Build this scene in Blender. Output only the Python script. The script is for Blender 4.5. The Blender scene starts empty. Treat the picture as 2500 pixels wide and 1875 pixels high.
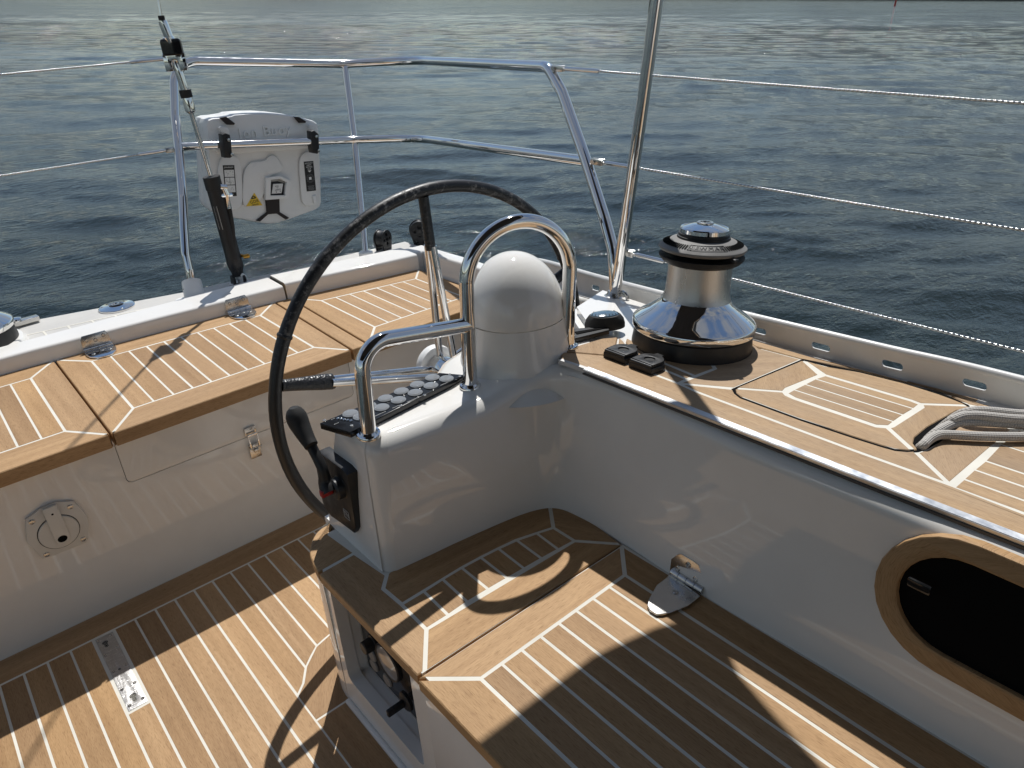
import bpy, bmesh, math, random
from mathutils import Vector, Matrix, Quaternion
random.seed(7)
R = math.radians
scene = bpy.context.scene
COL = scene.collection

# ------------------------------------------------------------------ camera, sky, sun
# everything on board is laid out in the boat's own frame (X athwartships, Y aft, Z up, sole at z = 0);
# the boat heels about three degrees, so that frame is turned into the level frame of the sea by HEEL
HEEL = Vector((0.035, -0.047, 0.998)).normalized().rotation_difference(Vector((0, 0, 1))).to_matrix().to_4x4()
cam = bpy.data.cameras.new('camera')
cam.sensor_fit = 'HORIZONTAL'
cam.sensor_width = 36.0
cam.lens = 25.776
cam.clip_start = 0.05
cam.clip_end = 20000
camo = bpy.data.objects.new('camera', cam)
COL.objects.link(camo)
CR = (0.7557, -0.6526, -0.0541)
CU = (0.3338, 0.3128, 0.8892)
CF = (0.5634, 0.6901, -0.4542)
camo.matrix_world = HEEL @ Matrix(((CR[0], CU[0], -CF[0], 0), (CR[1], CU[1], -CF[1], 0), (CR[2], CU[2], -CF[2], 1.5), (0, 0, 0, 1)))
scene.camera = camo

SUNB = Vector((0.435, 0.45, 1.0)).normalized()
SUN = (HEEL.to_3x3() @ SUNB).normalized()
world = bpy.data.worlds.new('World')
scene.world = world
world.use_nodes = True
wt = world.node_tree
wt.nodes.clear()
wo = wt.nodes.new('ShaderNodeOutputWorld')
bg = wt.nodes.new('ShaderNodeBackground')
sky = wt.nodes.new('ShaderNodeTexSky')
sky.sky_type = 'NISHITA'
sky.sun_disc = False
sky.sun_elevation = math.asin(SUN.z)
sky.sun_rotation = math.atan2(SUN.x, SUN.y)
sky.dust_density = 0.0
tc = wt.nodes.new('ShaderNodeTexCoord')
mp = wt.nodes.new('ShaderNodeMapping')
mp.inputs['Scale'].default_value = (1.6, 1.6, 5.0)
nz = wt.nodes.new('ShaderNodeTexNoise')
nz.inputs['Scale'].default_value = 1.7
nz.inputs['Detail'].default_value = 7
nz.inputs['Roughness'].default_value = 0.55
rp = wt.nodes.new('ShaderNodeValToRGB')
rp.color_ramp.elements[0].position = 0.40
rp.color_ramp.elements[1].position = 0.68
mx = wt.nodes.new('ShaderNodeMixRGB')
mx.inputs[2].default_value = (3.6, 3.6, 3.5, 1)
wt.links.new(tc.outputs['Generated'], mp.inputs[0])
wt.links.new(mp.outputs[0], nz.inputs['Vector'])
wt.links.new(nz.outputs['Fac'], rp.inputs[0])
mfac = wt.nodes.new('ShaderNodeMath'); mfac.operation = 'MULTIPLY'; mfac.inputs[1].default_value = 0.9
wt.links.new(rp.outputs[0], mfac.inputs[0])
wt.links.new(mfac.outputs[0], mx.inputs[0])
wt.links.new(sky.outputs[0], mx.inputs[1])
wt.links.new(mx.outputs[0], bg.inputs['Color'])
bg.inputs['Strength'].default_value = 0.085
wt.links.new(bg.outputs[0], wo.inputs['Surface'])

sun = bpy.data.lights.new('sun', 'SUN')
sun.energy = 4.0
sun.angle = R(0.53)
sun.color = (1.0, 0.98, 0.945)
suno = bpy.data.objects.new('sun', sun)
suno.rotation_euler = SUN.to_track_quat('Z', 'Y').to_euler()
suno.location = (0, 0, 30)
COL.objects.link(suno)

scene.view_settings.view_transform = 'Standard'
scene.view_settings.look = 'None'
scene.view_settings.exposure = 0.1
scene.view_settings.gamma = 1.0
scene.view_settings.use_curve_mapping = False

# ------------------------------------------------------------------ materials
MATS = {}
def nodes_of(name):
    m = bpy.data.materials.new(name); m.use_nodes = True
    nt = m.node_tree
    b = nt.nodes['Principled BSDF']
    MATS[name] = m
    return m, nt, b
def nd(nt, kind, **kw):
    n = nt.nodes.new('ShaderNode' + kind)
    for k, v in kw.items():
        if k.startswith('i_'):
            n.inputs[k[2:].replace('_', ' ')].default_value = v
        else:
            setattr(n, k, v)
    return n
def ramp(nt, fac, stops):
    n = nt.nodes.new('ShaderNodeValToRGB')
    e = n.color_ramp.elements
    while len(e) < len(stops): e.new(0.5)
    for k, (p, c) in enumerate(stops):
        e[k].position = p
        e[k].color = (c, c, c, 1) if isinstance(c, (int, float)) else (*c, 1)
    nt.links.new(fac, n.inputs[0])
    return n.outputs[0]
def mix(nt, kind, fac, a, b):
    n = nt.nodes.new('ShaderNodeMixRGB'); n.blend_type = kind
    for i, v in ((0, fac), (1, a), (2, b)):
        if hasattr(v, 'is_output'): nt.links.new(v, n.inputs[i])
        else: n.inputs[i].default_value = v if i == 0 else (*v, 1)
    return n.outputs[0]
def mathn(nt, op, a, b=0.0):
    n = nt.nodes.new('ShaderNodeMath'); n.operation = op
    for i, v in ((0, a), (1, b)):
        if hasattr(v, 'is_output'): nt.links.new(v, n.inputs[i])
        else: n.inputs[i].default_value = v
    return n.outputs[0]
def bump(nt, bsdf, h, strength, dist):
    n = nt.nodes.new('ShaderNodeBump')
    n.inputs['Strength'].default_value = strength
    n.inputs['Distance'].default_value = dist
    nt.links.new(h, n.inputs['Height'])
    nt.links.new(n.outputs[0], bsdf.inputs['Normal'])
def noise(nt, vec, scale, detail=3, rough=0.5, dist=0.0):
    n = nt.nodes.new('ShaderNodeTexNoise')
    n.inputs['Scale'].default_value = scale; n.inputs['Detail'].default_value = detail
    n.inputs['Roughness'].default_value = rough; n.inputs['Distortion'].default_value = dist
    if vec is not None: nt.links.new(vec, n.inputs['Vector'])
    return n.outputs['Fac']
def mapping(nt, vec, scale=(1, 1, 1), loc=None, rot=(0, 0, 0)):
    n = nt.nodes.new('ShaderNodeMapping')
    n.inputs['Scale'].default_value = scale
    n.inputs['Rotation'].default_value = rot
    if loc is not None: nt.links.new(loc, n.inputs['Location'])
    nt.links.new(vec, n.inputs[0])
    return n.outputs[0]

def teak(name, light, dark, weather=0.0):
    m, nt, b = nodes_of(name)
    uv = nd(nt, 'TexCoord').outputs['UV']
    ob = nd(nt, 'ObjectInfo').outputs['Random']
    off = nd(nt, 'CombineXYZ')
    nt.links.new(mathn(nt, 'MULTIPLY', ob, 37.0), off.inputs[0])
    nt.links.new(mathn(nt, 'MULTIPLY', ob, 91.0), off.inputs[1])
    base = mapping(nt, uv, (1, 1, 1), off.outputs[0])
    pores = noise(nt, mapping(nt, base, (48, 620, 1)), 1.0, 2.5, 0.6)
    rings = noise(nt, mapping(nt, base, (2.2, 46, 1)), 1.0, 4, 0.6, 0.6)
    fleck = noise(nt, mapping(nt, base, (60, 900, 1)), 1.0, 1.5, 0.5)
    blot = noise(nt, mapping(nt, base, (3, 5, 1)), 1.0, 3, 0.55)
    c = mix(nt, 'MIX', ramp(nt, rings, [(0.3, 0.0), (0.7, 1.0)]), dark, light)
    c = mix(nt, 'MULTIPLY', 0.8, c, ramp(nt, pores, [(0.30, (0.56, 0.50, 0.44)), (0.47, (1, 1, 1))]))
    c = mix(nt, 'MULTIPLY', 0.5, c, ramp(nt, fleck, [(0.3, (0.72, 0.68, 0.62)), (0.6, (1.06, 1.05, 1.04))]))
    c = mix(nt, 'MULTIPLY', 0.55, c, ramp(nt, blot, [(0.3, (0.82, 0.80, 0.78)), (0.7, (1.12, 1.1, 1.08))]))
    per = ramp(nt, ob, [(0.0, (0.78, 0.75, 0.73)), (0.35, (1.0, 0.96, 0.88)), (0.7, (0.93, 0.92, 0.93)), (1.0, (1.12, 1.10, 1.06))])
    c = mix(nt, 'MULTIPLY', 1.0, c, per)
    if weather:
        w = noise(nt, mapping(nt, base, (5, 9, 1)), 1.0, 4, 0.6)
        c = mix(nt, 'MIX', mathn(nt, 'MULTIPLY', ramp(nt, w, [(0.35, 0.0), (0.7, 1.0)]), weather), c, (0.36, 0.31, 0.25))
    nt.links.new(c, b.inputs['Base Color'])
    b.inputs['Roughness'].default_value = 0.62
    b.inputs['Specular IOR Level'].default_value = 0.3
    h = mix(nt, 'MIX', 0.4, ramp(nt, pores, [(0.28, 0), (0.5, 1)]), ramp(nt, fleck, [(0.2, 0), (0.7, 1)]))
    bump(nt, b, h, 0.35, 0.0006)
    return m
teak('teak', (0.51, 0.335, 0.178), (0.40, 0.25, 0.125))
teak('teak_weathered', (0.50, 0.355, 0.215), (0.39, 0.265, 0.155), 0.25)

def plain(name, col, rough=0.5, metal=0.0, spec=0.5, coat=0.0, nscale=0, nstr=0.0, ndist=0.001, cvar=0.0):
    m, nt, b = nodes_of(name)
    b.inputs['Base Color'].default_value = (*col, 1)
    b.inputs['Roughness'].default_value = rough
    b.inputs['Metallic'].default_value = metal
    b.inputs['Specular IOR Level'].default_value = spec
    b.inputs['Coat Weight'].default_value = coat
    b.inputs['Coat Roughness'].default_value = 0.05
    if nscale or cvar:
        o = nd(nt, 'TexCoord').outputs['Object']
        f = noise(nt, o, nscale or 6, 3, 0.55)
        if nstr: bump(nt, b, f, nstr, ndist)
        if cvar:
            g = noise(nt, o, 7, 5, 0.6)
            nt.links.new(mix(nt, 'MULTIPLY', 1.0, col, ramp(nt, g, [(0.25, 1 - cvar), (0.75, 1 + cvar * 0.4)])), b.inputs['Base Color'])
            r2 = ramp(nt, noise(nt, o, 23, 4, 0.6), [(0.3, rough * 0.75), (0.75, min(1, rough * 1.5 + 0.02))])
            nt.links.new(r2, b.inputs['Roughness'])
    return m
plain('gelcoat', (0.82, 0.80, 0.76), 0.038, spec=0.5, nscale=9, nstr=0.02, ndist=0.002, cvar=0.05)
plain('gelcoat_grey', (0.56, 0.545, 0.515), 0.55, spec=0.35, nscale=260, nstr=0.25, ndist=0.0006, cvar=0.10)
plain('caulk', (0.74, 0.71, 0.63), 0.7, spec=0.2, nscale=120, nstr=0.2, ndist=0.0004, cvar=0.12)
plain('chrome', (0.80, 0.79, 0.775), 0.035, 1.0, nscale=30, nstr=0.012, ndist=0.002, cvar=0.06)
plain('steel', (0.62, 0.61, 0.59), 0.20, 1.0, nscale=60, nstr=0.10, ndist=0.001, cvar=0.22)
plain('aluminium', (0.68, 0.675, 0.66), 0.42, 0.1, nscale=90, nstr=0.08, ndist=0.0006, cvar=0.12)
plain('black_plastic', (0.016, 0.016, 0.017), 0.42, spec=0.45, nscale=300, nstr=0.12, ndist=0.0004, cvar=0.25)
plain('black_rubber', (0.020, 0.020, 0.020), 0.6, spec=0.4, nscale=200, nstr=0.15, ndist=0.0004, cvar=0.25)
plain('seal_grey', (0.06, 0.06, 0.06), 0.5)
plain('black_gloss', (0.010, 0.010, 0.011), 0.10, spec=0.5, cvar=0.1)
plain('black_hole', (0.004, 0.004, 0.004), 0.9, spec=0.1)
plain('grey_rubber', (0.215, 0.208, 0.198), 0.55, spec=0.4, nscale=220, nstr=0.12, ndist=0.0004, cvar=0.10)
plain('white_plastic', (0.82, 0.82, 0.80), 0.32, spec=0.45, nscale=40, nstr=0.06, ndist=0.002, cvar=0.06)
plain('drain_plastic', (0.70, 0.68, 0.63), 0.4, spec=0.45, nscale=90, nstr=0.1, ndist=0.0006, cvar=0.08)
plain('red_plastic', (0.36, 0.012, 0.012), 0.35)
plain('bronze', (0.55, 0.30, 0.06), 0.3, 1.0)
plain('yellow_print', (0.78, 0.52, 0.03), 0.45)
plain('black_print', (0.012, 0.012, 0.012), 0.5)
plain('white_print', (0.78, 0.78, 0.76), 0.5)
plain('grey_print', (0.42, 0.42, 0.41), 0.5)
plain('webbing', (0.030, 0.024, 0.022), 0.8, nscale=300, nstr=0.3, ndist=0.0006)
plain('button_clear', (0.24, 0.25, 0.26), 0.12, spec=0.6, coat=0.5, cvar=0.12)
plain('button_blue', (0.10, 0.17, 0.24), 0.12, spec=0.6, coat=0.4, cvar=0.1)
plain('canvas', (0.030, 0.034, 0.045), 0.9, nscale=400, nstr=0.2, ndist=0.0005, cvar=0.1)
plain('hull_dark', (0.030, 0.036, 0.045), 0.12, cvar=0.04)
plain('strip_steel', (0.70, 0.71, 0.72), 0.36, 1.0, nscale=80, nstr=0.2, ndist=0.001, cvar=0.25)
plain('marker_red', (0.45, 0.05, 0.03), 0.6)
plain('shore_green', (0.045, 0.055, 0.040), 0.9, cvar=0.4)

def brushed():
    m, nt, b = nodes_of('brushed_steel')
    b.inputs['Base Color'].default_value = (0.58, 0.555, 0.52, 1)
    b.inputs['Metallic'].default_value = 1.0
    b.inputs['Roughness'].default_value = 0.30
    o = nd(nt, 'TexCoord').outputs['Object']
    f = noise(nt, o, 420, 3, 0.6)
    g = noise(nt, mapping(nt, o, (60, 60, 6)), 1, 4, 0.6)
    nt.links.new(ramp(nt, g, [(0.3, 0.24), (0.75, 0.42)]), b.inputs['Roughness'])
    bump(nt, b, f, 0.5, 0.0012)
brushed()

def scratched():
    m, nt, b = nodes_of('scratched_plate')
    b.inputs['Metallic'].default_value = 1.0
    o = nd(nt, 'TexCoord').outputs['Object']
    a = noise(nt, mapping(nt, o, (30, 420, 1), rot=(0, 0, R(38))), 1, 3, 0.65, 0.4)
    c = noise(nt, mapping(nt, o, (420, 40, 1), rot=(0, 0, R(12))), 1, 3, 0.65, 0.4)
    s = mix(nt, 'LIGHTEN', 1.0, ramp(nt, a, [(0.55, 0), (0.72, 1)]), ramp(nt, c, [(0.58, 0), (0.75, 1)]))
    nt.links.new(mix(nt, 'MIX', s, (0.50, 0.49, 0.48), (0.78, 0.78, 0.77)), b.inputs['Base Color'])
    nt.links.new(ramp(nt, s, [(0, 0.46), (1, 0.30)]), b.inputs['Roughness'])
    bump(nt, b, s, 0.5, 0.0006)
scratched()

def leather():
    m, nt, b = nodes_of('rim_leather')
    o = nd(nt, 'TexCoord').outputs['Object']
    g = nd(nt, 'NewGeometry')
    worn = noise(nt, o, 60, 6, 0.72)
    big = noise(nt, o, 9, 3, 0.6)
    sep = nd(nt, 'SeparateXYZ'); nt.links.new(o, sep.inputs[0])
    # the leather is scuffed grey along the upper arc where hands rest
    zone = ramp(nt, sep.outputs['Z'], [(0.0, 0.0), (0.25, 0.4), (0.45, 1.0)])
    amt = mathn(nt, 'MULTIPLY', ramp(nt, worn, [(0.52, 0.0), (0.64, 1.0)]), zone)
    amt = mathn(nt, 'MULTIPLY', amt, ramp(nt, big, [(0.4, 0.0), (0.6, 1.0)]))
    nt.links.new(mix(nt, 'MIX', amt, (0.014, 0.014, 0.0145), (0.26, 0.25, 0.24)), b.inputs['Base Color'])
    nt.links.new(ramp(nt, amt, [(0, 0.40), (1, 0.8)]), b.inputs['Roughness'])
    bump(nt, b, noise(nt, o, 260, 4, 0.6), 0.25, 0.0008)
leather()

def grip():
    m, nt, b = nodes_of('grip_leather')
    b.inputs['Base Color'].default_value = (0.012, 0.012, 0.013, 1)
    b.inputs['Roughness'].default_value = 0.34
    o = nd(nt, 'TexCoord').outputs['Object']
    v = nd(nt, 'TexVoronoi', i_Scale=170.0)
    nt.links.new(o, v.inputs['Vector'])
    bump(nt, b, v.outputs['Distance'], 0.6, 0.002)
grip()

def wire_mat(name, col, metal, twist, around, rough, dist):
    m, nt, b = nodes_of(name)
    b.inputs['Metallic'].default_value = metal
    b.inputs['Roughness'].default_value = rough
    sep = nd(nt, 'SeparateXYZ'); nt.links.new(nd(nt, 'TexCoord').outputs['UV'], sep.inputs[0])
    u = mathn(nt, 'MULTIPLY', sep.outputs['X'], twist)
    v = mathn(nt, 'MULTIPLY', sep.outputs['Y'], around)
    s1 = mathn(nt, 'SINE', mathn(nt, 'ADD', u, v))
    h = s1
    if name == 'rope_braid':
        s2 = mathn(nt, 'SINE', mathn(nt, 'SUBTRACT', u, v))
        h = mathn(nt, 'MULTIPLY', s1, s2)
    hh = ramp(nt, mathn(nt, 'MULTIPLY_ADD', h, 0.5), [(0, 0), (1, 1)])
    n = hh.node.inputs[0].links[0].from_node; n.inputs[2].default_value = 0.5
    nt.links.new(mix(nt, 'MIX', hh, tuple(c * (0.62 if name == 'rope_braid' else 0.45) for c in col), col), b.inputs['Base Color'])
    bump(nt, b, hh, 1.0, dist)
    return m
wire_mat('wire_strand', (0.80, 0.80, 0.78), 1.0, 620.0, 6.2832, 0.22, 0.0012)
wire_mat('rope_braid', (0.56, 0.53, 0.49), 0.0, 700.0, 50.2655, 0.8, 0.0012)

def water_mat():
    m, nt, b = nodes_of('sea_water')
    b.inputs['Base Color'].default_value = (0.009, 0.016, 0.014, 1)
    b.inputs['Roughness'].default_value = 0.06
    b.inputs['IOR'].default_value = 1.333
    o = nd(nt, 'TexCoord').outputs['Object']
    # a breeze ruffles one strip of water some way off; the rest is calmer
    vd = HEEL.to_3x3() @ Vector(CF); vd.z = 0; vd.normalize()
    dotn = nd(nt, 'VectorMath', operation='DOT_PRODUCT'); nt.links.new(o, dotn.inputs[0]); dotn.inputs[1].default_value = vd
    wob = noise(nt, mapping(nt, o, (0.03, 0.03, 1)), 1.0, 3, 0.6)
    dist = mathn(nt, 'ADD', mathn(nt, 'MULTIPLY', dotn.outputs['Value'], 0.01), mathn(nt, 'MULTIPLY', mathn(nt, 'SUBTRACT', wob, 0.5), 0.25))
    strip = ramp(nt, dist, [(0.30, 0.0), (0.36, 1.0), (0.66, 1.0), (0.80, 0.0)])
    a = noise(nt, mapping(nt, o, (1.0, 2.1, 1), rot=(0, 0, R(-36))), 5.5, 5, 0.62, 0.5)
    c = noise(nt, mapping(nt, o, (1.0, 1.7, 1), rot=(0, 0, R(-20))), 18.0, 3, 0.6, 0.3)
    d = noise(nt, mapping(nt, o, (0.05, 0.16, 1), rot=(0, 0, R(-40))), 1.0, 3, 0.6)
    gust = ramp(nt, d, [(0.32, 0.35), (0.68, 1.0)])
    n1 = nt.nodes.new('ShaderNodeBump'); n1.inputs['Distance'].default_value = 0.075
    nt.links.new(mathn(nt, 'ADD', mathn(nt, 'MULTIPLY', gust, 0.46), mathn(nt, 'MULTIPLY', strip, 0.4)), n1.inputs['Strength'])
    nt.links.new(a, n1.inputs['Height'])
    n2 = nt.nodes.new('ShaderNodeBump'); n2.inputs['Distance'].default_value = 0.03
    nt.links.new(mathn(nt, 'ADD', mathn(nt, 'MULTIPLY', gust, 0.36), strip), n2.inputs['Strength'])
    nt.links.new(c, n2.inputs['Height'])
    nt.links.new(n1.outputs[0], n2.inputs['Normal'])
    nt.links.new(n2.outputs[0], b.inputs['Normal'])
water_mat()

# ------------------------------------------------------------------ building helpers
SEA_LEVEL = []          # top-level objects that do not heel with the boat
def tag(o, label=None, cat=None, group=None, kind=None):
    if label: o['label'] = label
    if cat: o['category'] = cat
    if group: o['group'] = group
    if kind: o['kind'] = kind
    return o
def thing(name, label, cat, loc=(0, 0, 0), group=None):
    o = bpy.data.objects.new(name, None)
    o.empty_display_size = 0.05
    o.location = loc
    COL.objects.link(o)
    return tag(o, label, cat, group)
def link(name, me, mat, parent=None):
    if mat is not None and not me.materials:
        me.materials.append(MATS[mat] if isinstance(mat, str) else mat)
    o = bpy.data.objects.new(name, me)
    COL.objects.link(o)
    if parent is not None:
        o.parent = parent
        if parent.type == 'EMPTY': o.location = -Vector(parent.location)
    return o
def bm_obj(name, bm, mat, parent=None, angle=35):
    me = bpy.data.meshes.new(name)
    bmesh.ops.recalc_face_normals(bm, faces=bm.faces)
    bm.to_mesh(me); bm.free()
    for p in me.polygons: p.use_smooth = True
    me.set_sharp_from_angle(angle=R(angle))
    return link(name, me, mat, parent)
def FR(o, x, y=None, z=None):
    """frame with origin o; two of the axes given, orthonormalised"""
    x = Vector(x).normalized()
    if y is not None:
        y = Vector(y); z = x.cross(y).normalized(); y = z.cross(x)
    else:
        z = Vector(z); y = z.cross(x).normalized(); z = x.cross(y)
    return Matrix(((x.x, y.x, z.x, o[0]), (x.y, y.y, z.y, o[1]), (x.z, y.z, z.z, o[2]), (0, 0, 0, 1)))
def AX(o, z):
    """frame with its Z along z"""
    z = Vector(z).normalized()
    x = Vector((1, 0, 0)) if abs(z.x) < 0.9 else Vector((0, 1, 0))
    x = (x - z * x.dot(z)).normalized()
    return FR(o, x, z=z)
def box(bm, c, s, M=None, bev=0.0, seg=2):
    b2 = bmesh.new()
    bmesh.ops.create_cube(b2, size=1.0)
    for v in b2.verts: v.co = Vector((v.co.x * s[0] + c[0], v.co.y * s[1] + c[1], v.co.z * s[2] + c[2]))
    if bev: bmesh.ops.bevel(b2, geom=b2.edges[:], offset=bev, segments=seg, profile=0.5, affect='EDGES')
    merge(bm, b2, M)
def merge(bm, b2, M=None):
    if M is not None: b2.transform(M)
    t = bpy.data.meshes.new('tmp'); b2.to_mesh(t); b2.free()
    bm.from_mesh(t); bpy.data.meshes.remove(t)
def lathe(bm, prof, M=None, seg=40, cap=True):
    b2 = bmesh.new(); rings = []
    for (r_, z_) in prof:
        if r_ < 1e-5: rings.append([b2.verts.new((0, 0, z_))])
        else: rings.append([b2.verts.new((r_ * math.cos(2 * math.pi * k / seg), r_ * math.sin(2 * math.pi * k / seg), z_)) for k in range(seg)])
    for a, c in zip(rings, rings[1:]):
        for k in range(seg):
            k2 = (k + 1) % seg
            if len(a) == 1 and len(c) == 1: continue
            if len(a) == 1: b2.faces.new((a[0], c[k], c[k2]))
            elif len(c) == 1: b2.faces.new((a[k], a[k2], c[0]))
            else: b2.faces.new((a[k], a[k2], c[k2], c[k]))
    if cap:
        for rg in (rings[0], rings[-1]):
            if len(rg) > 2: b2.faces.new(rg)
    merge(bm, b2, M)
def fillet(pts, rad, n=8):
    pts = [Vector(p) for p in pts]; out = [pts[0]]
    for i in range(1, len(pts) - 1):
        a, b, c = pts[i - 1], pts[i], pts[i + 1]
        rr = rad[i] if isinstance(rad, (list, tuple)) else rad
        d1 = (a - b); d2 = (c - b)
        ang = d1.angle(d2)
        if rr <= 0 or ang > 3.05: out.append(b); continue
        t = min(rr / math.tan(ang / 2), d1.length * 0.49, d2.length * 0.49)
        r2 = t * math.tan(ang / 2)
        p1 = b + d1.normalized() * t; p2 = b + d2.normalized() * t
        bis = (d1.normalized() + d2.normalized()).normalized()
        cc = b + bis * math.hypot(t, r2)
        v1 = (p1 - cc); v2 = (p2 - cc); tot = v1.angle(v2)
        for k in range(n + 1):
            f = k / n
            s = math.sin(tot)
            out.append(cc + v1 * (math.sin((1 - f) * tot) / s) + v2 * (math.sin(f * tot) / s))
    out.append(pts[-1])
    return out
def catmull(pts, n=8):
    pts = [Vector(p) for p in pts]
    P = [pts[0] * 2 - pts[1]] + pts + [pts[-1] * 2 - pts[-2]]
    out = []
    for i in range(1, len(P) - 2):
        for k in range(n):
            t = k / n
            out.append(0.5 * ((2 * P[i]) + (P[i + 1] - P[i - 1]) * t + (2 * P[i - 1] - 5 * P[i] + 4 * P[i + 1] - P[i + 2]) * t * t + (3 * P[i] - P[i - 1] - 3 * P[i + 1] + P[i + 2]) * t ** 3))
    out.append(pts[-1])
    return out
def tube(bm, pts, r, seg=16, closed=False, flat=None):
    """sweep a circle (or an ellipse, flat = second radius) along pts with UVs (length, turn)"""
    pts = [Vector(p) for p in pts]; n = len(pts)
    uvl = bm.loops.layers.uv.verify()
    T = []
    for i in range(n):
        ia, ib = i - 1, i + 1
        if closed: a, b = pts[ia % n], pts[ib % n]
        else:
            ia, ib = max(ia, 0), min(ib, n - 1)
            while ia > 0 and (pts[ib] - pts[ia]).length < 1e-7: ia -= 1
            while ib < n - 1 and (pts[ib] - pts[ia]).length < 1e-7: ib += 1
            a, b = pts[ia], pts[ib]
        T.append((b - a).normalized())
    x = T[0].orthogonal().normalized(); rings = []; ln = [0.0]
    for i in range(n):
        x = (x - T[i] * x.dot(T[i])).normalized(); y = T[i].cross(x)
        ri = r[i] if isinstance(r, (list, tuple)) else r
        rings.append([bm.verts.new(pts[i] + x * (ri * math.cos(2 * math.pi * k / seg)) + y * ((flat or ri) * math.sin(2 * math.pi * k / seg))) for k in range(seg)])
        if i: ln.append(ln[-1] + (pts[i] - pts[i - 1]).length)
    m = n if closed else n - 1
    for i in range(m):
        a, b = rings[i], rings[(i + 1) % n]
        la = ln[i]; lb = ln[i + 1] if i + 1 < n else ln[i] + (pts[0] - pts[i]).length
        for k in range(seg):
            k2 = (k + 1) % seg
            f = bm.faces.new((a[k], a[k2], b[k2], b[k]))
            for lp, uv in zip(f.loops, ((la, k / seg), (la, (k + 1) / seg), (lb, (k + 1) / seg), (lb, k / seg))): lp[uvl].uv = uv
    if not closed:
        bm.faces.new(list(reversed(rings[0]))); bm.faces.new(rings[-1])
def bm_tube(name, pts, r, mat, parent=None, seg=16, closed=False, flat=None, angle=50):
    bm = bmesh.new(); tube(bm, pts, r, seg, closed, flat)
    return bm_obj(name, bm, mat, parent, angle)
def inset_poly(P, d):
    """move edge i (P[i] -> P[i+1]) inwards by d[i]"""
    n = len(P); A = sum(P[i][0] * P[(i + 1) % n][1] - P[(i + 1) % n][0] * P[i][1] for i in range(n))
    sg = 1 if A > 0 else -1
    L = []
    for i in range(n):
        a, b = P[i], P[(i + 1) % n]
        dx, dy = b[0] - a[0], b[1] - a[1]; l = math.hypot(dx, dy) or 1e-9
        nx, ny = -dy / l * sg, dx / l * sg
        L.append((a[0] + nx * d[i], a[1] + ny * d[i], dx / l, dy / l))
    out = []
    for i in range(n):
        p, q = L[i - 1], L[i]
        den = p[2] * q[3] - p[3] * q[2]
        if abs(den) < 0.05: out.append((q[0], q[1])); continue
        t = ((q[0] - p[0]) * q[3] - (q[1] - p[1]) * q[2]) / den
        out.append((p[0] + p[2] * t, p[1] + p[3] * t))
    return out
GAP = 0.0026
def plank(P, zf, parent, grain=(0, 1), outer=(), thick=0.010, mat='teak', name='plank', gap=GAP, rnd=0.0008):
    """one teak plank: polygon P on the surface z = zf(x, y), seams inset by half the caulk width"""
    Q = inset_poly(P, [0.0 if i in outer else gap for i in range(len(P))])
    bm = bmesh.new(); uvl = bm.loops.layers.uv.verify()
    dz = random.uniform(-0.0002, 0.0003)
    top = [bm.verts.new((x, y, zf(x, y) + dz)) for x, y in Q]
    bot = [bm.verts.new((x, y, zf(x, y) - thick)) for x, y in Q]
    n = len(Q)
    f = bm.faces.new(top)
    bm.faces.new(list(reversed(bot)))
    for i in range(n): bm.faces.new((top[i], bot[i], bot[(i + 1) % n], top[(i + 1) % n]))
    bmesh.ops.recalc_face_normals(bm, faces=bm.faces)
    if rnd:
        es = [e for e in bm.edges if e.verts[0] in top and e.verts[1] in top]
        bmesh.ops.bevel(bm, geom=es, offset=rnd if not outer else max(rnd, 0.0022), segments=1, affect='EDGES')
    g = Vector((grain[0], grain[1], 0)).normalized(); h = Vector((-g.y, g.x, 0))
    for fc in bm.faces:
        for lp in fc.loops:
            co = lp.vert.co
            lp[uvl].uv = (co.dot(g), co.dot(h) + co.z)
    bmesh.ops.triangulate(bm, faces=[fc for fc in bm.faces if len(fc.verts) > 4])
    return bm_obj(name, bm, mat, parent, 40)
def sheet(name, P, zf, mat, parent=None, thick=0.02, drop=0.0004):
    bm = bmesh.new()
    top = [bm.verts.new((x, y, zf(x, y) - drop)) for x, y in P]
    bot = [bm.verts.new((x, y, zf(x, y) - drop - thick)) for x, y in P]
    n = len(P)
    bm.faces.new(top); bm.faces.new(list(reversed(bot)))
    for i in range(n): bm.faces.new((top[i], bot[i], bot[(i + 1) % n], top[(i + 1) % n]))
    bmesh.ops.triangulate(bm, faces=[fc for fc in bm.faces if len(fc.verts) > 4])
    return bm_obj(name, bm, mat, parent, 30)
def curve_mesh(splines, thick, bev=0.0):
    cu = bpy.data.curves.new('plate', 'CURVE'); cu.dimensions = '2D'; cu.fill_mode = 'BOTH'
    cu.extrude = max(thick / 2 - bev, 0); cu.bevel_depth = bev; cu.bevel_resolution = 1
    for P in splines:
        s = cu.splines.new('POLY'); s.points.add(len(P) - 1)
        for q, p in zip(s.points, P): q.co = (p[0], p[1], 0, 1)
        s.use_cyclic_u = True
    ob = bpy.data.objects.new('plate', cu)
    me = bpy.data.meshes.new_from_object(ob)
    bpy.data.objects.remove(ob); bpy.data.curves.remove(cu)
    return me
def plate(bm, splines, thick, M, bev=0.0):
    me = curve_mesh(splines, thick, bev)
    b2 = bmesh.new(); b2.from_mesh(me); bpy.data.meshes.remove(me)
    bmesh.ops.remove_doubles(b2, verts=b2.verts, dist=1e-5)
    merge(bm, b2, M)
def smooth_loop(P, it=2):
    for _ in range(it):
        Q = []
        for i in range(len(P)):
            a, b = P[i], P[(i + 1) % len(P)]
            Q += [(a[0] * .75 + b[0] * .25, a[1] * .75 + b[1] * .25), (a[0] * .25 + b[0] * .75, a[1] * .25 + b[1] * .75)]
        P = Q
    return P
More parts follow.
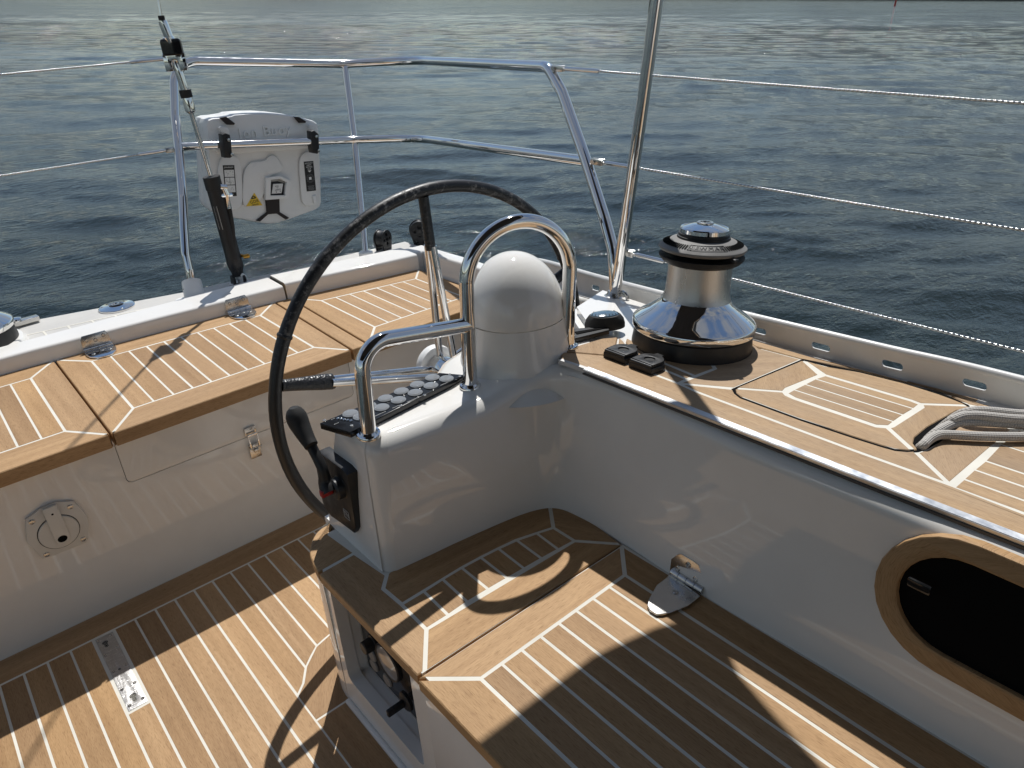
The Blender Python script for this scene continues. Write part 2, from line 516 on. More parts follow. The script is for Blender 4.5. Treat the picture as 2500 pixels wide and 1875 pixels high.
def circ(cx, cy, r, n=16, a0=0.0): return [(cx + r * math.cos(a0 + 2 * math.pi * k / n), cy + r * math.sin(a0 + 2 * math.pi * k / n)) for k in range(n)]
def slot(cx, cy, l, w, n=6):
    r = w / 2; h = l / 2 - r
    return [(cx + h + r * math.cos(a), cy + r * math.sin(a)) for a in [-math.pi / 2 + math.pi * k / n for k in range(n + 1)]] + \
           [(cx - h + r * math.cos(a), cy + r * math.sin(a)) for a in [math.pi / 2 + math.pi * k / n for k in range(n + 1)]]
def rrect(x0, y0, x1, y1, r, n=5):
    out = []
    for cx, cy, a0 in ((x1 - r, y0 + r, -90), (x1 - r, y1 - r, 0), (x0 + r, y1 - r, 90), (x0 + r, y0 + r, 180)):
        out += [(cx + r * math.cos(R(a0 + 90 * k / n)), cy + r * math.sin(R(a0 + 90 * k / n))) for k in range(n + 1)]
    return out
def text_bm(body, size, depth, align='CENTER', space=1.0):
    cu = bpy.data.curves.new('lettering', 'FONT'); cu.body = body; cu.size = size; cu.extrude = depth / 2
    cu.align_x = align; cu.align_y = 'CENTER'; cu.resolution_u = 3; cu.space_character = space
    ob = bpy.data.objects.new('lettering', cu)
    me = bpy.data.meshes.new_from_object(ob)
    bpy.data.objects.remove(ob); bpy.data.curves.remove(cu)
    b2 = bmesh.new(); b2.from_mesh(me); bpy.data.meshes.remove(me)
    return b2
def text(bm, body, size, depth, M, space=1.0): merge(bm, text_bm(body, size, depth, space=space), M)
def screw(bm, M, r=0.0042):
    lathe(bm, [(r, 0), (r, 0.0006), (r * 0.86, 0.0012), (r * 0.5, 0.0013), (r * 0.42, 0.0002), (0, 0.0002)], M, 14)
def copy_tree(o, parent=None, keep_label=False):
    c = o.copy(); COL.objects.link(c)
    if parent is not None: c.parent = parent
    for ch in list(o.children): copy_tree(ch, c)
    return c

# ------------------------------------------------------------------ sea, far shore, channel marker
def sea_level(o): SEA_LEVEL.append(o); return o
WZ = -0.62
def make_water():
    eye = HEEL @ Vector((0, 0, 1.5)); ex, ey = eye.x, eye.y
    view = HEEL.to_3x3() @ Vector(CF); va = math.atan2(view.y, view.x)
    rnd = random.Random(5); waves = []
    for k in range(110):
        lam = 0.22 * (3.6 / 0.22) ** (rnd.random() ** 1.35)
        a = va + R(6) + rnd.gauss(0, R(21))
        amp = 0.0100 * lam ** 0.92 * rnd.uniform(0.4, 1.0) * 0.25
        waves.append((2 * math.pi / lam * math.cos(a), 2 * math.pi / lam * math.sin(a), rnd.uniform(0, 6.283), amp, lam))
    import numpy as np
    th = np.concatenate([np.linspace(-math.pi, -R(52), 26)[:-1], np.linspace(-R(52), R(52), 520), np.linspace(R(52), math.pi, 26)[1:]]) + va
    rr = [0.6]
    while rr[-1] < 160: rr.append(rr[-1] * 1.0078 + 0.002)
    while rr[-1] < 9000: rr.append(rr[-1] * 1.12)
    rr = np.array(rr)
    TH, RR = np.meshgrid(th, rr)
    X = ex + RR * np.cos(TH); Y = ey + RR * np.sin(TH)
    H = np.zeros_like(X)
    step = np.gradient(rr)[:, None] * np.ones_like(X)
    for kx, ky, ph, amp, lam in waves:
        fade = np.clip((lam / (step * 3.2)) - 0.6, 0, 1)
        s = np.sin(kx * X + ky * Y + ph)
        H += amp * fade * (s + 0.35 * np.sin(2 * (kx * X + ky * Y + ph) + 1.2))
    # slow gusts make calmer and rougher patches
    G = 0.75 + 0.35 * np.sin(0.11 * X + 0.23 * Y) * np.sin(0.19 * X - 0.07 * Y + 1.0)
    H *= G
    nr, na = X.shape
    co = np.stack([X, Y, WZ + H], -1).reshape(-1, 3)
    i = np.arange(nr * na).reshape(nr, na)
    q = np.stack([i[:-1, :-1], i[1:, :-1], i[1:, 1:], i[:-1, 1:]], -1).reshape(-1, 4)
    me = bpy.data.meshes.new('water')
    me.vertices.add(len(co)); me.vertices.foreach_set('co', co.ravel())
    me.loops.add(q.size); me.loops.foreach_set('vertex_index', q.ravel().astype(np.int32))
    me.polygons.add(len(q)); me.polygons.foreach_set('loop_start', np.arange(0, q.size, 4, dtype=np.int32))
    me.polygons.foreach_set('use_smooth', np.ones(len(q), dtype=bool))
    me.update(calc_edges=True)
    return sea_level(tag(link('water', me, 'sea_water'), kind='structure'))
make_water()

# wooded shore far right, rest of ring added to darken water; red channel marker
bm = bmesh.new()
rs = random.Random(3)
view = HEEL.to_3x3() @ Vector(CF); va = math.atan2(view.y, view.x)
pr = first = None
for k in range(240):
    a = 2 * math.pi * k / 240
    d = 2600
    h = 70 + 20 * math.sin(a * 3 + 1) + 7 * rs.random()
    p0 = Vector((d * math.cos(a), d * math.sin(a), WZ - 0.5)); p1 = p0 + Vector((14 * math.cos(a), 14 * math.sin(a), h * .6)); p2 = p0 + Vector((90 * math.cos(a), 90 * math.sin(a), h)); p3 = p0 + Vector((400 * math.cos(a), 400 * math.sin(a), -1))
    cur = [bm.verts.new(p) for p in (p0, p1, p2, p3)]
    first = first or cur
    if pr:
        for j in range(3): bm.faces.new((pr[j], cur[j], cur[j + 1], pr[j + 1]))
    pr = cur
for j in range(3): bm.faces.new((pr[j], first[j], first[j + 1], pr[j + 1]))
sea_level(tag(bm_obj('far_shore', bm, 'shore_green'), kind='structure'))
md_ = HEEL.to_3x3() @ Vector((1.1325, 0.5118, -0.0192)); a = math.atan2(md_.y, md_.x)
mk = sea_level(thing('channel_marker', 'slim red marker post standing in the far water at top right', 'marker post', (330 * math.cos(a), 330 * math.sin(a), WZ)))
bm = bmesh.new(); lathe(bm, [(0.42, -1.5), (0.40, 0.2), (0.30, 0.6), (0.26, 2.6)], Matrix.Translation(mk.location), 16); bm_obj('post', bm, 'marker_red', mk)
bm = bmesh.new(); lathe(bm, [(0.18, 2.6), (0.5, 2.7), (0.5, 3.5), (0.05, 3.7)], Matrix.Translation(mk.location), 16); bm_obj('topmark', bm, 'marker_red', mk)

# ------------------------------------------------------------------ cockpit sole
Zf = lambda x, y: 0.0
SEAT = 0.455
Zs = lambda x, y: SEAT
BENCH = 0.55
Zb = lambda x, y: BENCH
DZ = lambda x, y: 0.805 - 0.09 * (x - 1.03)
sole = tag(sheet('cockpit_floor', [(-1.6, -1.6), (1.7, -1.6), (1.7, 2.06), (-1.6, 2.06)], Zf, 'caulk', None, 0.05), kind='structure')
plank([(-1.6, 1.951), (1.7, 1.951), (1.7, 2.05), (-1.6, 2.05)], Zf, sole, (1, 0), (2,))
X0 = -0.1400; PW = 0.0565
def curve_y(x):
    pts = [(0.367, 1.373), (0.397, 1.400), (0.427, 1.445), (0.478, 1.489), (0.531, 1.504), (1.8, 1.51)]
    for (xa, ya), (xb, yb) in zip(pts, pts[1:]):
        if x <= xb: return ya + (yb - ya) * (x - xa) / (xb - xa)
    return 1.51
for k in range(-25, 31):
    xa = X0 + PW * k; xb = xa + PW
    if k == 3:
        plank([(xa, -1.6), (xb, -1.6), (xb, 1.618), (xa, 1.618)], Zf, sole)
    elif xb <= 0.369:
        plank([(xa, -1.6), (xb, -1.6), (xb, 1.951), (xa, 1.951)], Zf, sole)
    else:
        x1 = max(xa, 0.367)
        if xb - x1 > 0.012:
            xm = (x1 + xb) / 2
            plank([(x1, curve_y(x1)), (xm, curve_y(xm)), (xb, curve_y(xb)), (xb, 1.951), (x1, 1.951)], Zf, sole)
plank([(0.367, -1.6), (0.47, -1.6), (0.47, 1.275), (0.367, 1.275)], Zf, sole, (0, 1))
plank([(0.367, 1.275), (0.47, 1.275), (0.49, 1.34), (0.53, 1.40), (0.62, 1.43), (0.62, 1.505), (0.531, 1.504), (0.478, 1.489), (0.427, 1.445), (0.397, 1.400), (0.367, 1.373)], Zf, sole, (0.6, 1))
plank([(0.62, 1.43), (1.7, 1.43), (1.7, 1.51), (0.62, 1.505)], Zf, sole, (1, 0))

# ------------------------------------------------------------------ aft bench: fixed panel, hinged lid, filler board, quarter panel
BF = 2.008
def back(x):
    pts = [(0.0923, 2.6877), (0.2456, 2.6876), (0.9978, 2.6389), (1.297, 2.581), (1.5849, 2.532)]
    pts = [(-2.0, 2.70)] + list(pts)
    for (xa, ya), (xb, yb) in zip(pts, pts[1:]):
        if x <= xb: return ya + (yb - ya) * (x - xa) / (xb - xa)
    return pts[-1][1]
FS = 2.1219           # seam behind the front board
def bs(x): return back(x) - 0.102        # seam before the back board
G1 = 0.2483
G2 = [(1.0014, 2.6326), (0.9816, 2.0235)]
G3 = [(1.0645, 2.6395), (1.0421, 2.0226)]
def on(line, y): (xa, ya), (xb, yb) = line; return xa + (xb - xa) * (y - ya) / (yb - ya)
def bench_panel(t, xl, xr, sl, sr, n, mitre_l=True, mitre_r=True, right_board=True):
    """xl, xr: functions giving the ends at a given y; sl, sr: x of the end seams; n slats between them"""
    sheet('caulking', [(xl(BF + .01) + .003, BF + .01), (xr(BF + .01) - .003, BF + .01), (xr(2.6) - .003, back(xr(2.6)) - .002), (xl(2.6) + .003, back(xl(2.6)) - .002)], Zb, 'caulk', t, 0.012)
    l0 = (xl(BF), BF); r0 = (xr(BF), BF); l1 = (xl(back(sl)), back(xl(2.6))); r1 = (xr(back(sr)), back(xr(2.6)))
    a = (sl, FS); b = (sr, FS); c = (sr, bs(sr)); d = (sl, bs(sl))
    plank([l0, r0, b, a], Zb, t, (1, 0), (0, 1, 3) if False else (0,), 0.040, rnd=0.0012)
    plank([d, c, r1, l1], Zb, t, (1, 0), (2,), 0.030)
    plank([l0, a, d, l1], Zb, t, (0, 1), (3,), 0.040)
    plank([r0, r1, c, b], Zb, t, (0, 1), (0,), 0.040)
    for k in range(n):
        x1 = sl + (sr - sl) * k / n; x2 = sl + (sr - sl) * (k + 1) / n
        plank([(x1, FS), (x2, FS), (x2, bs(x2)), (x1, bs(x1))], Zb, t, (0, 1))
t = thing('fixed_bench', 'fixed teak bench panel at the far left, beyond the gap from the hinged lid', 'bench seat', (-0.6, 2.3, 0.5))
bench_panel(t, lambda y: -1.55, lambda y: G1 - 0.003, -1.46, 0.1608, 29)
lid = thing('hinged_bench', 'hinged teak bench lid held by two steel hinges, lying between two dark gaps', 'bench lid', (0.62, 2.3, 0.5))
bench_panel(lid, lambda y: G1 + 0.003, lambda y: on(G2, y) - 0.003, 0.3385, 0.9034, 10)
t = thing('filler_board', 'narrow plain teak board between the hinged lid and the quarter seat', 'board', (1.03, 2.3, 0.5))
plank([(on(G2, BF) + .003, BF), (on(G3, BF) - .003, BF), (on(G3, 2.64) - .003, back(1.06)), (on(G2, 2.65) + .003, back(1.0))], Zb, t, (0, 1), (0, 1, 2, 3), 0.040)
t = thing('quarter_bench', 'teak bench panel in the far right corner behind the steering wheel', 'bench seat', (1.3, 2.3, 0.5))
bench_panel(t, lambda y: on(G3, y) + 0.003, lambda y: 1.60, 1.1359, 1.5234, 7)

# ------------------------------------------------------------------ white mouldings
def strip(name, path, sections, mat='gelcoat', parent=None, closed=False, angle=40):
    """sections[i] = list of points across at path step i"""
    bm = bmesh.new(); rows = [[bm.verts.new(p) for p in s] for s in sections]
    for a, b in zip(rows, rows[1:]):
        for k in range(len(a) - 1): bm.faces.new((a[k], b[k], b[k + 1], a[k + 1]))
    bmesh.ops.remove_doubles(bm, verts=bm.verts, dist=1e-6)
    return bm_obj(name, bm, mat, parent, angle)

# front of the bench with its drop-down locker door
BW = 2.05
bm = bmesh.new()
plate(bm, [[(-1.6, 0.0), (1.75, 0.0), (1.75, 0.512), (-1.6, 0.512)], [(G1 - .0005, 0.513), (G1 + .0005, 0.368)] [:0] or rrect(0.2525, 0.366, 0.982, 0.508, 0.016)], 0.02, FR((0, BW + .01, 0), (1, 0, 0), (0, 0, 1)))
tag(bm_obj('bench_front', bm, 'gelcoat'), kind='structure')
ld = thing('locker_door', 'white rectangular locker door under the hinged bench lid, held by a latch', 'locker door', (0.62, BW, 0.44))
bm = bmesh.new()
plate(bm, [rrect(0.2560, 0.3693, 0.9787, 0.5065, 0.014)], 0.014, FR((0, BW + .0065, 0), (1, 0, 0), (0, 0, 1)), 0.002)
bm_obj('door_panel', bm, 'gelcoat', ld)
bm = bmesh.new(); box(bm, (0.62, BW + .05, 0.43), (0.74, 0.03, 0.15)); bm_obj('gasket', bm, 'black_hole', ld)  # solid black block filling the space behind the door

# raised coaming (cap) behind the bench: three lengths with open joints
def cap_len(name, label, P, cat='coaming'):
    """P: list of (x, y_arris, z_arris, y_back, bottom y, bottom z)"""
    secs = []
    for x, ya, za, yb, y0, z0, dx, dy in P:
        s = [(x, y0, z0 - 0.03), (x, y0 + (ya - y0) * .55, z0 + (za - z0) * .55)]
        e = Vector((dx, dy, 0)).normalized()
        for k in range(6):
            a = math.pi / 2 * k / 5
            q = Vector((x, ya, za)) + e * 0.012 * (1 - math.cos(a)) + Vector((0, 0, -0.012 * (1 - math.sin(a))))
            s.append(tuple(q))
        w = (yb if isinstance(yb, tuple) else (x, yb))
        s.append((w[0], w[1], za + 0.004)); s.append((w[0] + e.x * .014, w[1] + e.y * .014, za - 0.010)); s.append((w[0] + e.x * .018, w[1] + e.y * .018, za - 0.16))
        secs.append(s)
    o = strip(name, None, secs, 'gelcoat')
    # close the ends
    bm = bmesh.new(); bm.from_mesh(o.data)
    bmesh.ops.holes_fill(bm, edges=[e for e in bm.edges if e.is_boundary], sides=0)
    bmesh.ops.recalc_face_normals(bm, faces=bm.faces)
    bm.to_mesh(o.data); bm.free()
    for p in o.data.polygons: p.use_smooth = True
    o.data.set_sharp_from_angle(angle=R(40))
    return tag(o, label, cat)
J1 = 1.062
CP = [(1.6077, 2.5781, 0.608), (1.6487, 2.5671, 0.61), (1.6377, 2.5054, 0.615), (1.6164, 2.3829, 0.628), (1.625, 2.1865, 0.6299), (1.62, 1.742, 0.6256), (1.6, 1.5408, 0.659), (1.58, 1.3964, 0.6781)]
cap_len('stern_coaming', 'long white coaming cap behind the hinged lid carrying both bench hinges', [(x, back(x) + 0.006, 0.6025, 2.79, back(x), BENCH, 0, 1) for x in (-1.6, -0.6, 0.2, 0.6, J1 - 0.014)])
ZA = 0.6098 + .004
cap_len('corner_coaming', 'shorter white coaming cap behind the far right bench panel', [(x, yb + .002, ZA, yb + .13, back(x), BENCH, 0, 1) for x, yb in ((J1 - 0.008, back(J1)), (1.2, back(1.2)), (1.35, back(1.35)), (1.46, back(1.46)), (CP[0][0] - .004, back(CP[0][0])))])
CB = [(1.6116, 2.6468, 0.612), (1.6921, 2.6336, 0.614), (1.687, 2.5794, 0.618), (1.6644, 2.4584, 0.632), (1.72, 2.3035, 0.607), (1.7, 1.8269, 0.6075), (1.68, 1.5989, 0.6405), (1.66, 1.4606, 0.6604)]
secs = []
for i, (p, q) in enumerate(zip(CP, CB)):
    p = Vector(p); q = Vector(q); e = Vector((q.x - p.x, q.y - p.y, 0)).normalized()
    lean = 0.035
    s = [(p.x - e.x * lean, p.y - e.y * lean, 0.30 if i > 4 else 0.50), (p.x - e.x * lean * .2, p.y - e.y * lean * .2, p.z - 0.03)]
    for k in range(6):
        a = math.pi / 2 * k / 5
        c = p + e * 0.016 * (1 - math.cos(a)) + Vector((0, 0, -0.016 * (1 - math.sin(a)))); s.append(tuple(c))
    s += [tuple(q), tuple(q + e * .012 + Vector((0, 0, -.012))), tuple(q + e * .016 + Vector((0, 0, -.2)))]
    secs.append(s)
cw = strip('quarter_coaming', None, secs)
bm = bmesh.new(); bm.from_mesh(cw.data)
for s in (secs[0], secs[-1]): bm.faces.new([bm.verts.new(p) for p in s])
bmesh.ops.remove_doubles(bm, verts=bm.verts, dist=1e-5); bmesh.ops.recalc_face_normals(bm, faces=bm.faces); bm.to_mesh(cw.data); bm.free()
for p in cw.data.polygons: p.use_smooth = True
cw.data.set_sharp_from_angle(angle=R(40))
tag(cw, 'white curved coaming running from the stern corner past the wheel to the winch', 'coaming')

# grey after deck with painted seams, outside the coaming cap
GE = [(0.2623, 3.0959), (0.7792, 2.9623), (0.9209, 2.9518), (1.1649, 2.9015)]
ge = list(GE)
poly = [(-1.7, 2.70), (1.75, 2.70), (1.75, 2.86), (1.40, 2.90)] + ge[::-1][0:0] + [(ge[3][0], ge[3][1]), (ge[2][0], ge[2][1]), (ge[1][0], ge[1][1]), (ge[0][0], ge[0][1]), (-0.4, 3.24), (-1.7, 3.30)]
Zg = lambda x, y: 0.575
ad = tag(sheet('after_deck', poly, Zg, 'gelcoat_grey', None, 0.06, 0), kind='structure')
WL = [(0.1812, 2.9478), (0.7361, 2.8671)]
bm = bmesh.new()
(xa, ya), (xb, yb) = WL
def lbar(bm, a, b, w, z, h=0.0012):
    a = Vector((a[0], a[1], z)); b = Vector((b[0], b[1], z)); d = (b - a)
    box(bm, (d.length / 2, 0, 0), (d.length, w, h), FR(a, d, z=(0, 0, 1)))
lbar(bm, (xa - .9, ya + .13), (xb + .35, yb - .05), 0.007, 0.5752)
for k in range(-5, 11):
    f = k / 7.2; x = xa + (xb - xa) * f + 0.012; y = ya + (yb - ya) * f
    lbar(bm, (x, y - 0.005), (x + 0.005, 2.74), 0.007, 0.5755)
o = bm_obj('deck_seams', bm, 'caulk', ad); o['kind'] = 'stuff'

# helm seat base with its recess, console, coaming wall: one long moulding
SX = 0.458
bm = bmesh.new()
# side of the base facing the sole, with the recess for the engine panel cut out
RY0, RY1, RZ0, RZ1 = 0.925, 1.243, 0.098, 0.418
def yz(P): return [(-y, z) for y, z in P]
plate(bm, [yz([(-1.6, 0.0), (1.275, 0.0), (1.262, 0.436), (-1.6, 0.436)]), yz([(a, b) for a, b in rrect(RY0, RZ0, RY1, RZ1, 0.022)])], 0.03, FR((SX + .015, 0, 0), (0, -1, 0), (0, 0, 1)), 0.0)
# rounded after corner of the base
prs = None
for k in range(13):
    a = math.pi / 2 * k / 12
    p = (SX + 0.10 - 0.10 * math.cos(a), 1.275 + 0.145 * math.sin(a))
    q = (SX + 0.10 - 0.105 * math.cos(a), 1.262 + 0.13 * math.sin(a))
    cur = [bm.verts.new((p[0], p[1], 0.0)), bm.verts.new((q[0], q[1], 0.436))]
    if prs: bm.faces.new((prs[0], cur[0], cur[1], prs[1]))
    prs = cur
box(bm, (1.05, 1.405, 0.217), (1.0, 0.03, 0.434))
# toe bead where the moulding meets the sole
box(bm, (SX - .006, -0.16, 0.006), (0.014, 2.86, 0.014), None, 0.005)
seatbase = tag(bm_obj('seat_base', bm, 'gelcoat'), kind='structure')
# inside of the recess
bm = bmesh.new()
b2 = bmesh.new(); bmesh.ops.create_cube(b2, size=1.0)
for v in b2.verts: v.co = Vector((v.co.x * 0.050 + SX + .055, v.co.y * (RY1 - RY0 + .004) + (RY0 + RY1) / 2, v.co.z * (RZ1 - RZ0 + .004) + (RZ0 + RZ1) / 2))
bmesh.ops.delete(b2, geom=[f for f in b2.faces if f.normal.x < -0.9], context='FACES')
merge(bm, b2)
bm_obj('recess', bm, 'gelcoat', seatbase)

# console + coaming wall, lofted along one path (bottom on the seat, top at the coaming)
BOT = [(0.5292, 1.3331), (0.524, 1.2257), (0.5331, 1.1205)]
FRT = [(0.5455, 1.1052), (0.6361, 1.0985), (0.711, 1.0908), (0.8107, 1.0768), (0.8729, 1.0653), (0.9155, 1.0506), (0.9415, 1.0327), (0.9551, 1.0071), (0.9611, 0.9695), (0.9645, 0.9204)]
WAL = [(0.9639, 0.8395), (0.9563, 0.6173), (0.9615, 0.335), (0.9628, 0.1116)]
cn_ = (0.5375, 1.1139)
coarse = [Vector((BOT[0][0] + .004, BOT[0][1] + 0.03, 0)), Vector((cn_[0] - .003, cn_[1] - .003, 0))] + [Vector((p[0], p[1], 0)) for p in list(FRT)[1:] + list(WAL)] + [Vector((WAL[-1][0] + .02, -0.6, 0)), Vector((WAL[-1][0] + .05, -1.6, 0))]
def lean_of(p): return 0.022 + 0.030 * min(1, max(0, (p.x - 0.85) / 0.12))
def rr_of(p): return 0.040 if p.x < 0.93 else 0.030
def level(fo, h):
    """path of one level: coarse vertices moved into the solid by fo(p) with mitres, end corner filleted"""
    out = []
    for i, p in enumerate(coarse):
        a = coarse[max(i - 1, 0)]; c = coarse[min(i + 1, len(coarse) - 1)]
        t1 = (p - a).normalized() if i else (c - p).normalized(); t2 = (c - p).normalized() if i < len(coarse) - 1 else t1
        n1 = Vector((-t1.y, t1.x, 0)); n2 = Vector((-t2.y, t2.x, 0)); m = (n1 + n2).normalized()
        d = fo(p) / max(0.5, m.dot(n1))
        q = p + m * d
        if i == 0: q.y -= h * 0.095
        out.append(q)
    f = fillet(out[:3], 0.034 + fo(coarse[1]) * 0.55, 8)
    return catmull([out[0]] + f[1:-1] + out[2:], 4)
levels = [(lambda p: 0.0, lambda zt, r_: SEAT - .03, 0.0), (lambda p: lean_of(p) * .1, lambda zt, r_: SEAT + .03, .1), (lambda p: lean_of(p) * .5, lambda zt, r_: SEAT + .15, .5)]
for k in range(8):
    a_ = math.pi / 2 * k / 7
    levels.append((lambda p, a_=a_: lean_of(p) + rr_of(p) * (1 - math.cos(a_)), lambda zt, r_, a_=a_: zt - r_ * (1 - math.sin(a_)), .85 + .15 * k / 7))
lv = [level(fo, h) for fo, zf_, h in levels]
def ztop(p):
    if p.x < 0.80: return 0.758
    f = min(1, (p.x - 0.80) / 0.19)
    f = f * f * (3 - 2 * f)
    return 0.758 + f * (0.797 - 0.758)
secs = []; inner = []
for i in range(len(lv[0])):
    p = lv[0][i]; zt = ztop(p)
    s = [(lv[j][i].x, lv[j][i].y, levels[j][1](zt, rr_of(p))) for j in range(len(lv))]
    secs.append(s); inner.append(Vector(s[-1]))
cons = strip('cockpit_coaming', None, secs, 'gelcoat', None, angle=60)
tag(cons, kind='structure')
# top of the console and of the shelf beside the dome: filled in from the rounded arris
bm = bmesh.new()
def aftline(p):
    if p.x < 0.985 and p.y > 0.95:
        return Vector((max(p.x, 0.565) if p.x < 0.6 else p.x, 1.305, p.z))
    return None
rows = []
for p in inner:
    if p.y < 0.93: break
    q = Vector((min(max(p.x, 0.575), 1.25), 1.256 if p.x < .8 else 1.256 + min(1, (p.x - .8) / .08) * .05, min(p.z, 0.790)))
    if p.x > 0.98: q = Vector((1.18, 1.16, 0.79))
    r_ = q + Vector((0, 0.024, -0.010)); s_ = q + Vector((0, 0.034, -0.034)); u_ = q + Vector((0.0, 0.036, -0.36))
    m_ = p.lerp(q, 0.5)
    rows.append([bm.verts.new(v) for v in (p, m_, q, r_, s_, u_)])
for a, b in zip(rows, rows[1:]):
    for k in range(5):
        try: bm.faces.new((a[k], b[k], b[k + 1], a[k + 1]))
        except ValueError: pass
bmesh.ops.remove_doubles(bm, verts=bm.verts, dist=1e-5)
bm_obj('console_top', bm, 'gelcoat', cons, 50)
# white deck under the teak of the side deck
sd_out = [(1.035, -4.5), (1.60, -4.5), (1.53, 0.3), (1.48, 0.92), (1.52, 1.42), (1.31, 1.34), (1.22, 1.20), (1.12, 1.15), (1.03, 1.13), (1.0, 1.04), (1.022, 0.96), (1.035, 0.70)]
Zd0 = lambda x, y: DZ(x, y) - 0.006
bm = bmesh.new()
tp = [bm.verts.new((x, y, Zd0(x, y))) for x, y in sd_out]; bt = [bm.verts.new((x, y, Zd0(x, y) - 0.10)) for x, y in sd_out]
bm.faces.new(tp); bm.faces.new(list(reversed(bt)))
for i in range(len(tp)): bm.faces.new((tp[i], bt[i], bt[(i + 1) % len(tp)], tp[(i + 1) % len(tp)]))
bmesh.ops.recalc_face_normals(bm, faces=bm.faces)
bmesh.ops.bevel(bm, geom=[e for e in bm.edges if e.verts[0] in tp and e.verts[1] in tp and max(v.co.y for v in e.verts) > 0.95], offset=0.02, segments=4, affect='EDGES')
side_deck = tag(bm_obj('side_deck', bm, 'gelcoat', None, 40), kind='structure')
# topsides of the hull under the rail and round the stern
ho = [(1.62, -4.5), (1.56, 0.0), (1.53, 0.9), (1.72, 1.7), (1.86, 2.2), (1.88, 2.6), (1.74, 2.92), (0.98, 2.96), (0.25, 3.12), (-0.6, 3.28), (-1.8, 3.35)]
secs = []
for i, (x, y) in enumerate(ho):
    zt = 0.74 if i < 3 else (0.60 if i == 3 else (0.50 if i < 7 else 0.555))
    secs.append([(x - .02, y, zt), (x, y, zt - .02), (x + .03, y + (0.02 if i > 5 else 0), 0.2), (x - .03, y, -0.9)])
strip('hull_side', None, secs, 'hull_dark').__setitem__('kind', 'structure')

# unseen deckhouse, entrance and hood behind the camera, added for the chrome to reflect
bm = bmesh.new()
box(bm, (-0.35, -3.1, 0.55), (2.7, 2.8, 1.2), None, 0.03)
tag(bm_obj('cabin', bm, 'gelcoat'), kind='structure')
bm = bmesh.new(); box(bm, (-0.55, -1.70, 0.75), (0.62, 0.03, 0.70)); tag(bm_obj('companionway', bm, 'black_hole'), kind='structure')
bm = bmesh.new(); box(bm, (-0.35, -2.2, 1.48), (2.7, 1.2, 0.70), None, 0.14, 4); tag(bm_obj('sprayhood', bm, 'canvas'), 'dark canvas sprayhood over the cabin entrance in front of the cockpit', 'sprayhood')

# ------------------------------------------------------------------ helm seat and side seat (teak)
hs = thing('helm_seat', 'teak helm seat wrapped round the foot of the white console', 'seat', (0.7, 1.0, SEAT))
A0 = (0.4349, 0.8464); B0 = (0.4336, 1.2204)
OB = [(0.5223, 1.2234), (0.5367, 1.1126), (0.5087, 1.0821), (0.5119, 1.017), (0.51, 0.9282), (0.4488, 0.8455)]
LOBE_ = [(0.4403, 1.258), (0.4506, 1.2938), (0.4728, 1.3279), (0.4996, 1.3514), (0.5241, 1.3573), (0.5442, 1.3503)]
LOBE = [(q.x, q.y) for q in catmull([(p[0], p[1], 0) for p in LOBE_], 3)]
UP = [(0.6642, 1.0189), (0.714, 1.0161), (0.7596, 1.0118), (0.8054, 1.0062), (0.8547, 0.9916), (0.8795, 0.9853), (0.8942, 0.9791)]
INR = [(0.8954, 0.9142)][0]
JNT = [(0.9601, 0.8347)][0]
CONB = [(0.5455, 1.1052), (0.6361, 1.0985), (0.711, 1.0908), (0.8107, 1.0768), (0.8729, 1.0653), (0.9155, 1.0506), (0.9427, 1.0315)]
CONC = [(0.9551, 1.0071), (0.9611, 0.9695), (0.9645, 0.9204)]
NSE = [(0.5367, 1.1126)][0]
ox = min(A0[0], B0[0]) - .002
sheet('caulking', [(ox + .012, A0[1] - .0), (ox + .012, B0[1]), (0.50, 1.33), (0.98, 1.33), (JNT[0], 1.05), (JNT[0] - .002, JNT[1] + .003)], Zs, 'caulk', hs, 0.01)
jy0 = A0[1]; jy1 = JNT[1]
# outer board
plank([A0, OB[5], OB[4], OB[3], OB[2], OB[1], OB[0], B0], Zs, hs, (0, 1), (7,), 0.024)
# rounded end board
plank([B0, OB[0], (OB[0][0] - .01, OB[0][1] + .10), (LOBE[-1][0], LOBE[-1][1] + .012)] + list(LOBE)[::-1], Zs, hs, (1, .25), tuple(range(1, 30)), 0.024)
# board along the console
cb = [(x + .0, y + .010) for x, y in CONB]
plank([OB[2], OB[3], UP[0], UP[1], UP[2], UP[3], UP[4], UP[6], cb[6], cb[5], cb[4], cb[3], cb[2], cb[1], cb[0], NSE], Zs, hs, (1, -.1), (8, 9, 10, 11, 12, 13, 14), 0.012)
# corner board
cc = [(x + .006, y + .006) for x, y in CONC]
plank([UP[6], INR, JNT, cc[2], cc[1], cc[0], cb[6]], Zs, hs, (.5, -1), (2, 3, 4, 5), 0.012)
# front board along the joint
plank([OB[5], (JNT[0], JNT[1] + .001), INR, OB[4]], Zs, hs, (1, 0), (0,), 0.024)
# short slats between
def lerp2(a, b, f): return (a[0] + (b[0] - a[0]) * f, a[1] + (b[1] - a[1]) * f)
top_pts = [(0.5119, 1.017), (0.5653, 1.017), (0.6143, 1.0192), (0.6642, 1.0189), (0.714, 1.0161), (0.7596, 1.0118), (0.8068, 1.0049), (0.8547, 0.9916), (0.8942, 0.9791)]
bot_pts = [(0.51, 0.9282), (0.5621, 0.9279), (0.6114, 0.9304), (0.6638, 0.9288), (0.7131, 0.9265), (0.7573, 0.9243), (0.8049, 0.9216), (0.8509, 0.9181), (0.8954, 0.9142)]
for k in range(8):
    plank([bot_pts[k], bot_pts[k + 1], top_pts[k + 1], top_pts[k]], Zs, hs, (0, 1))

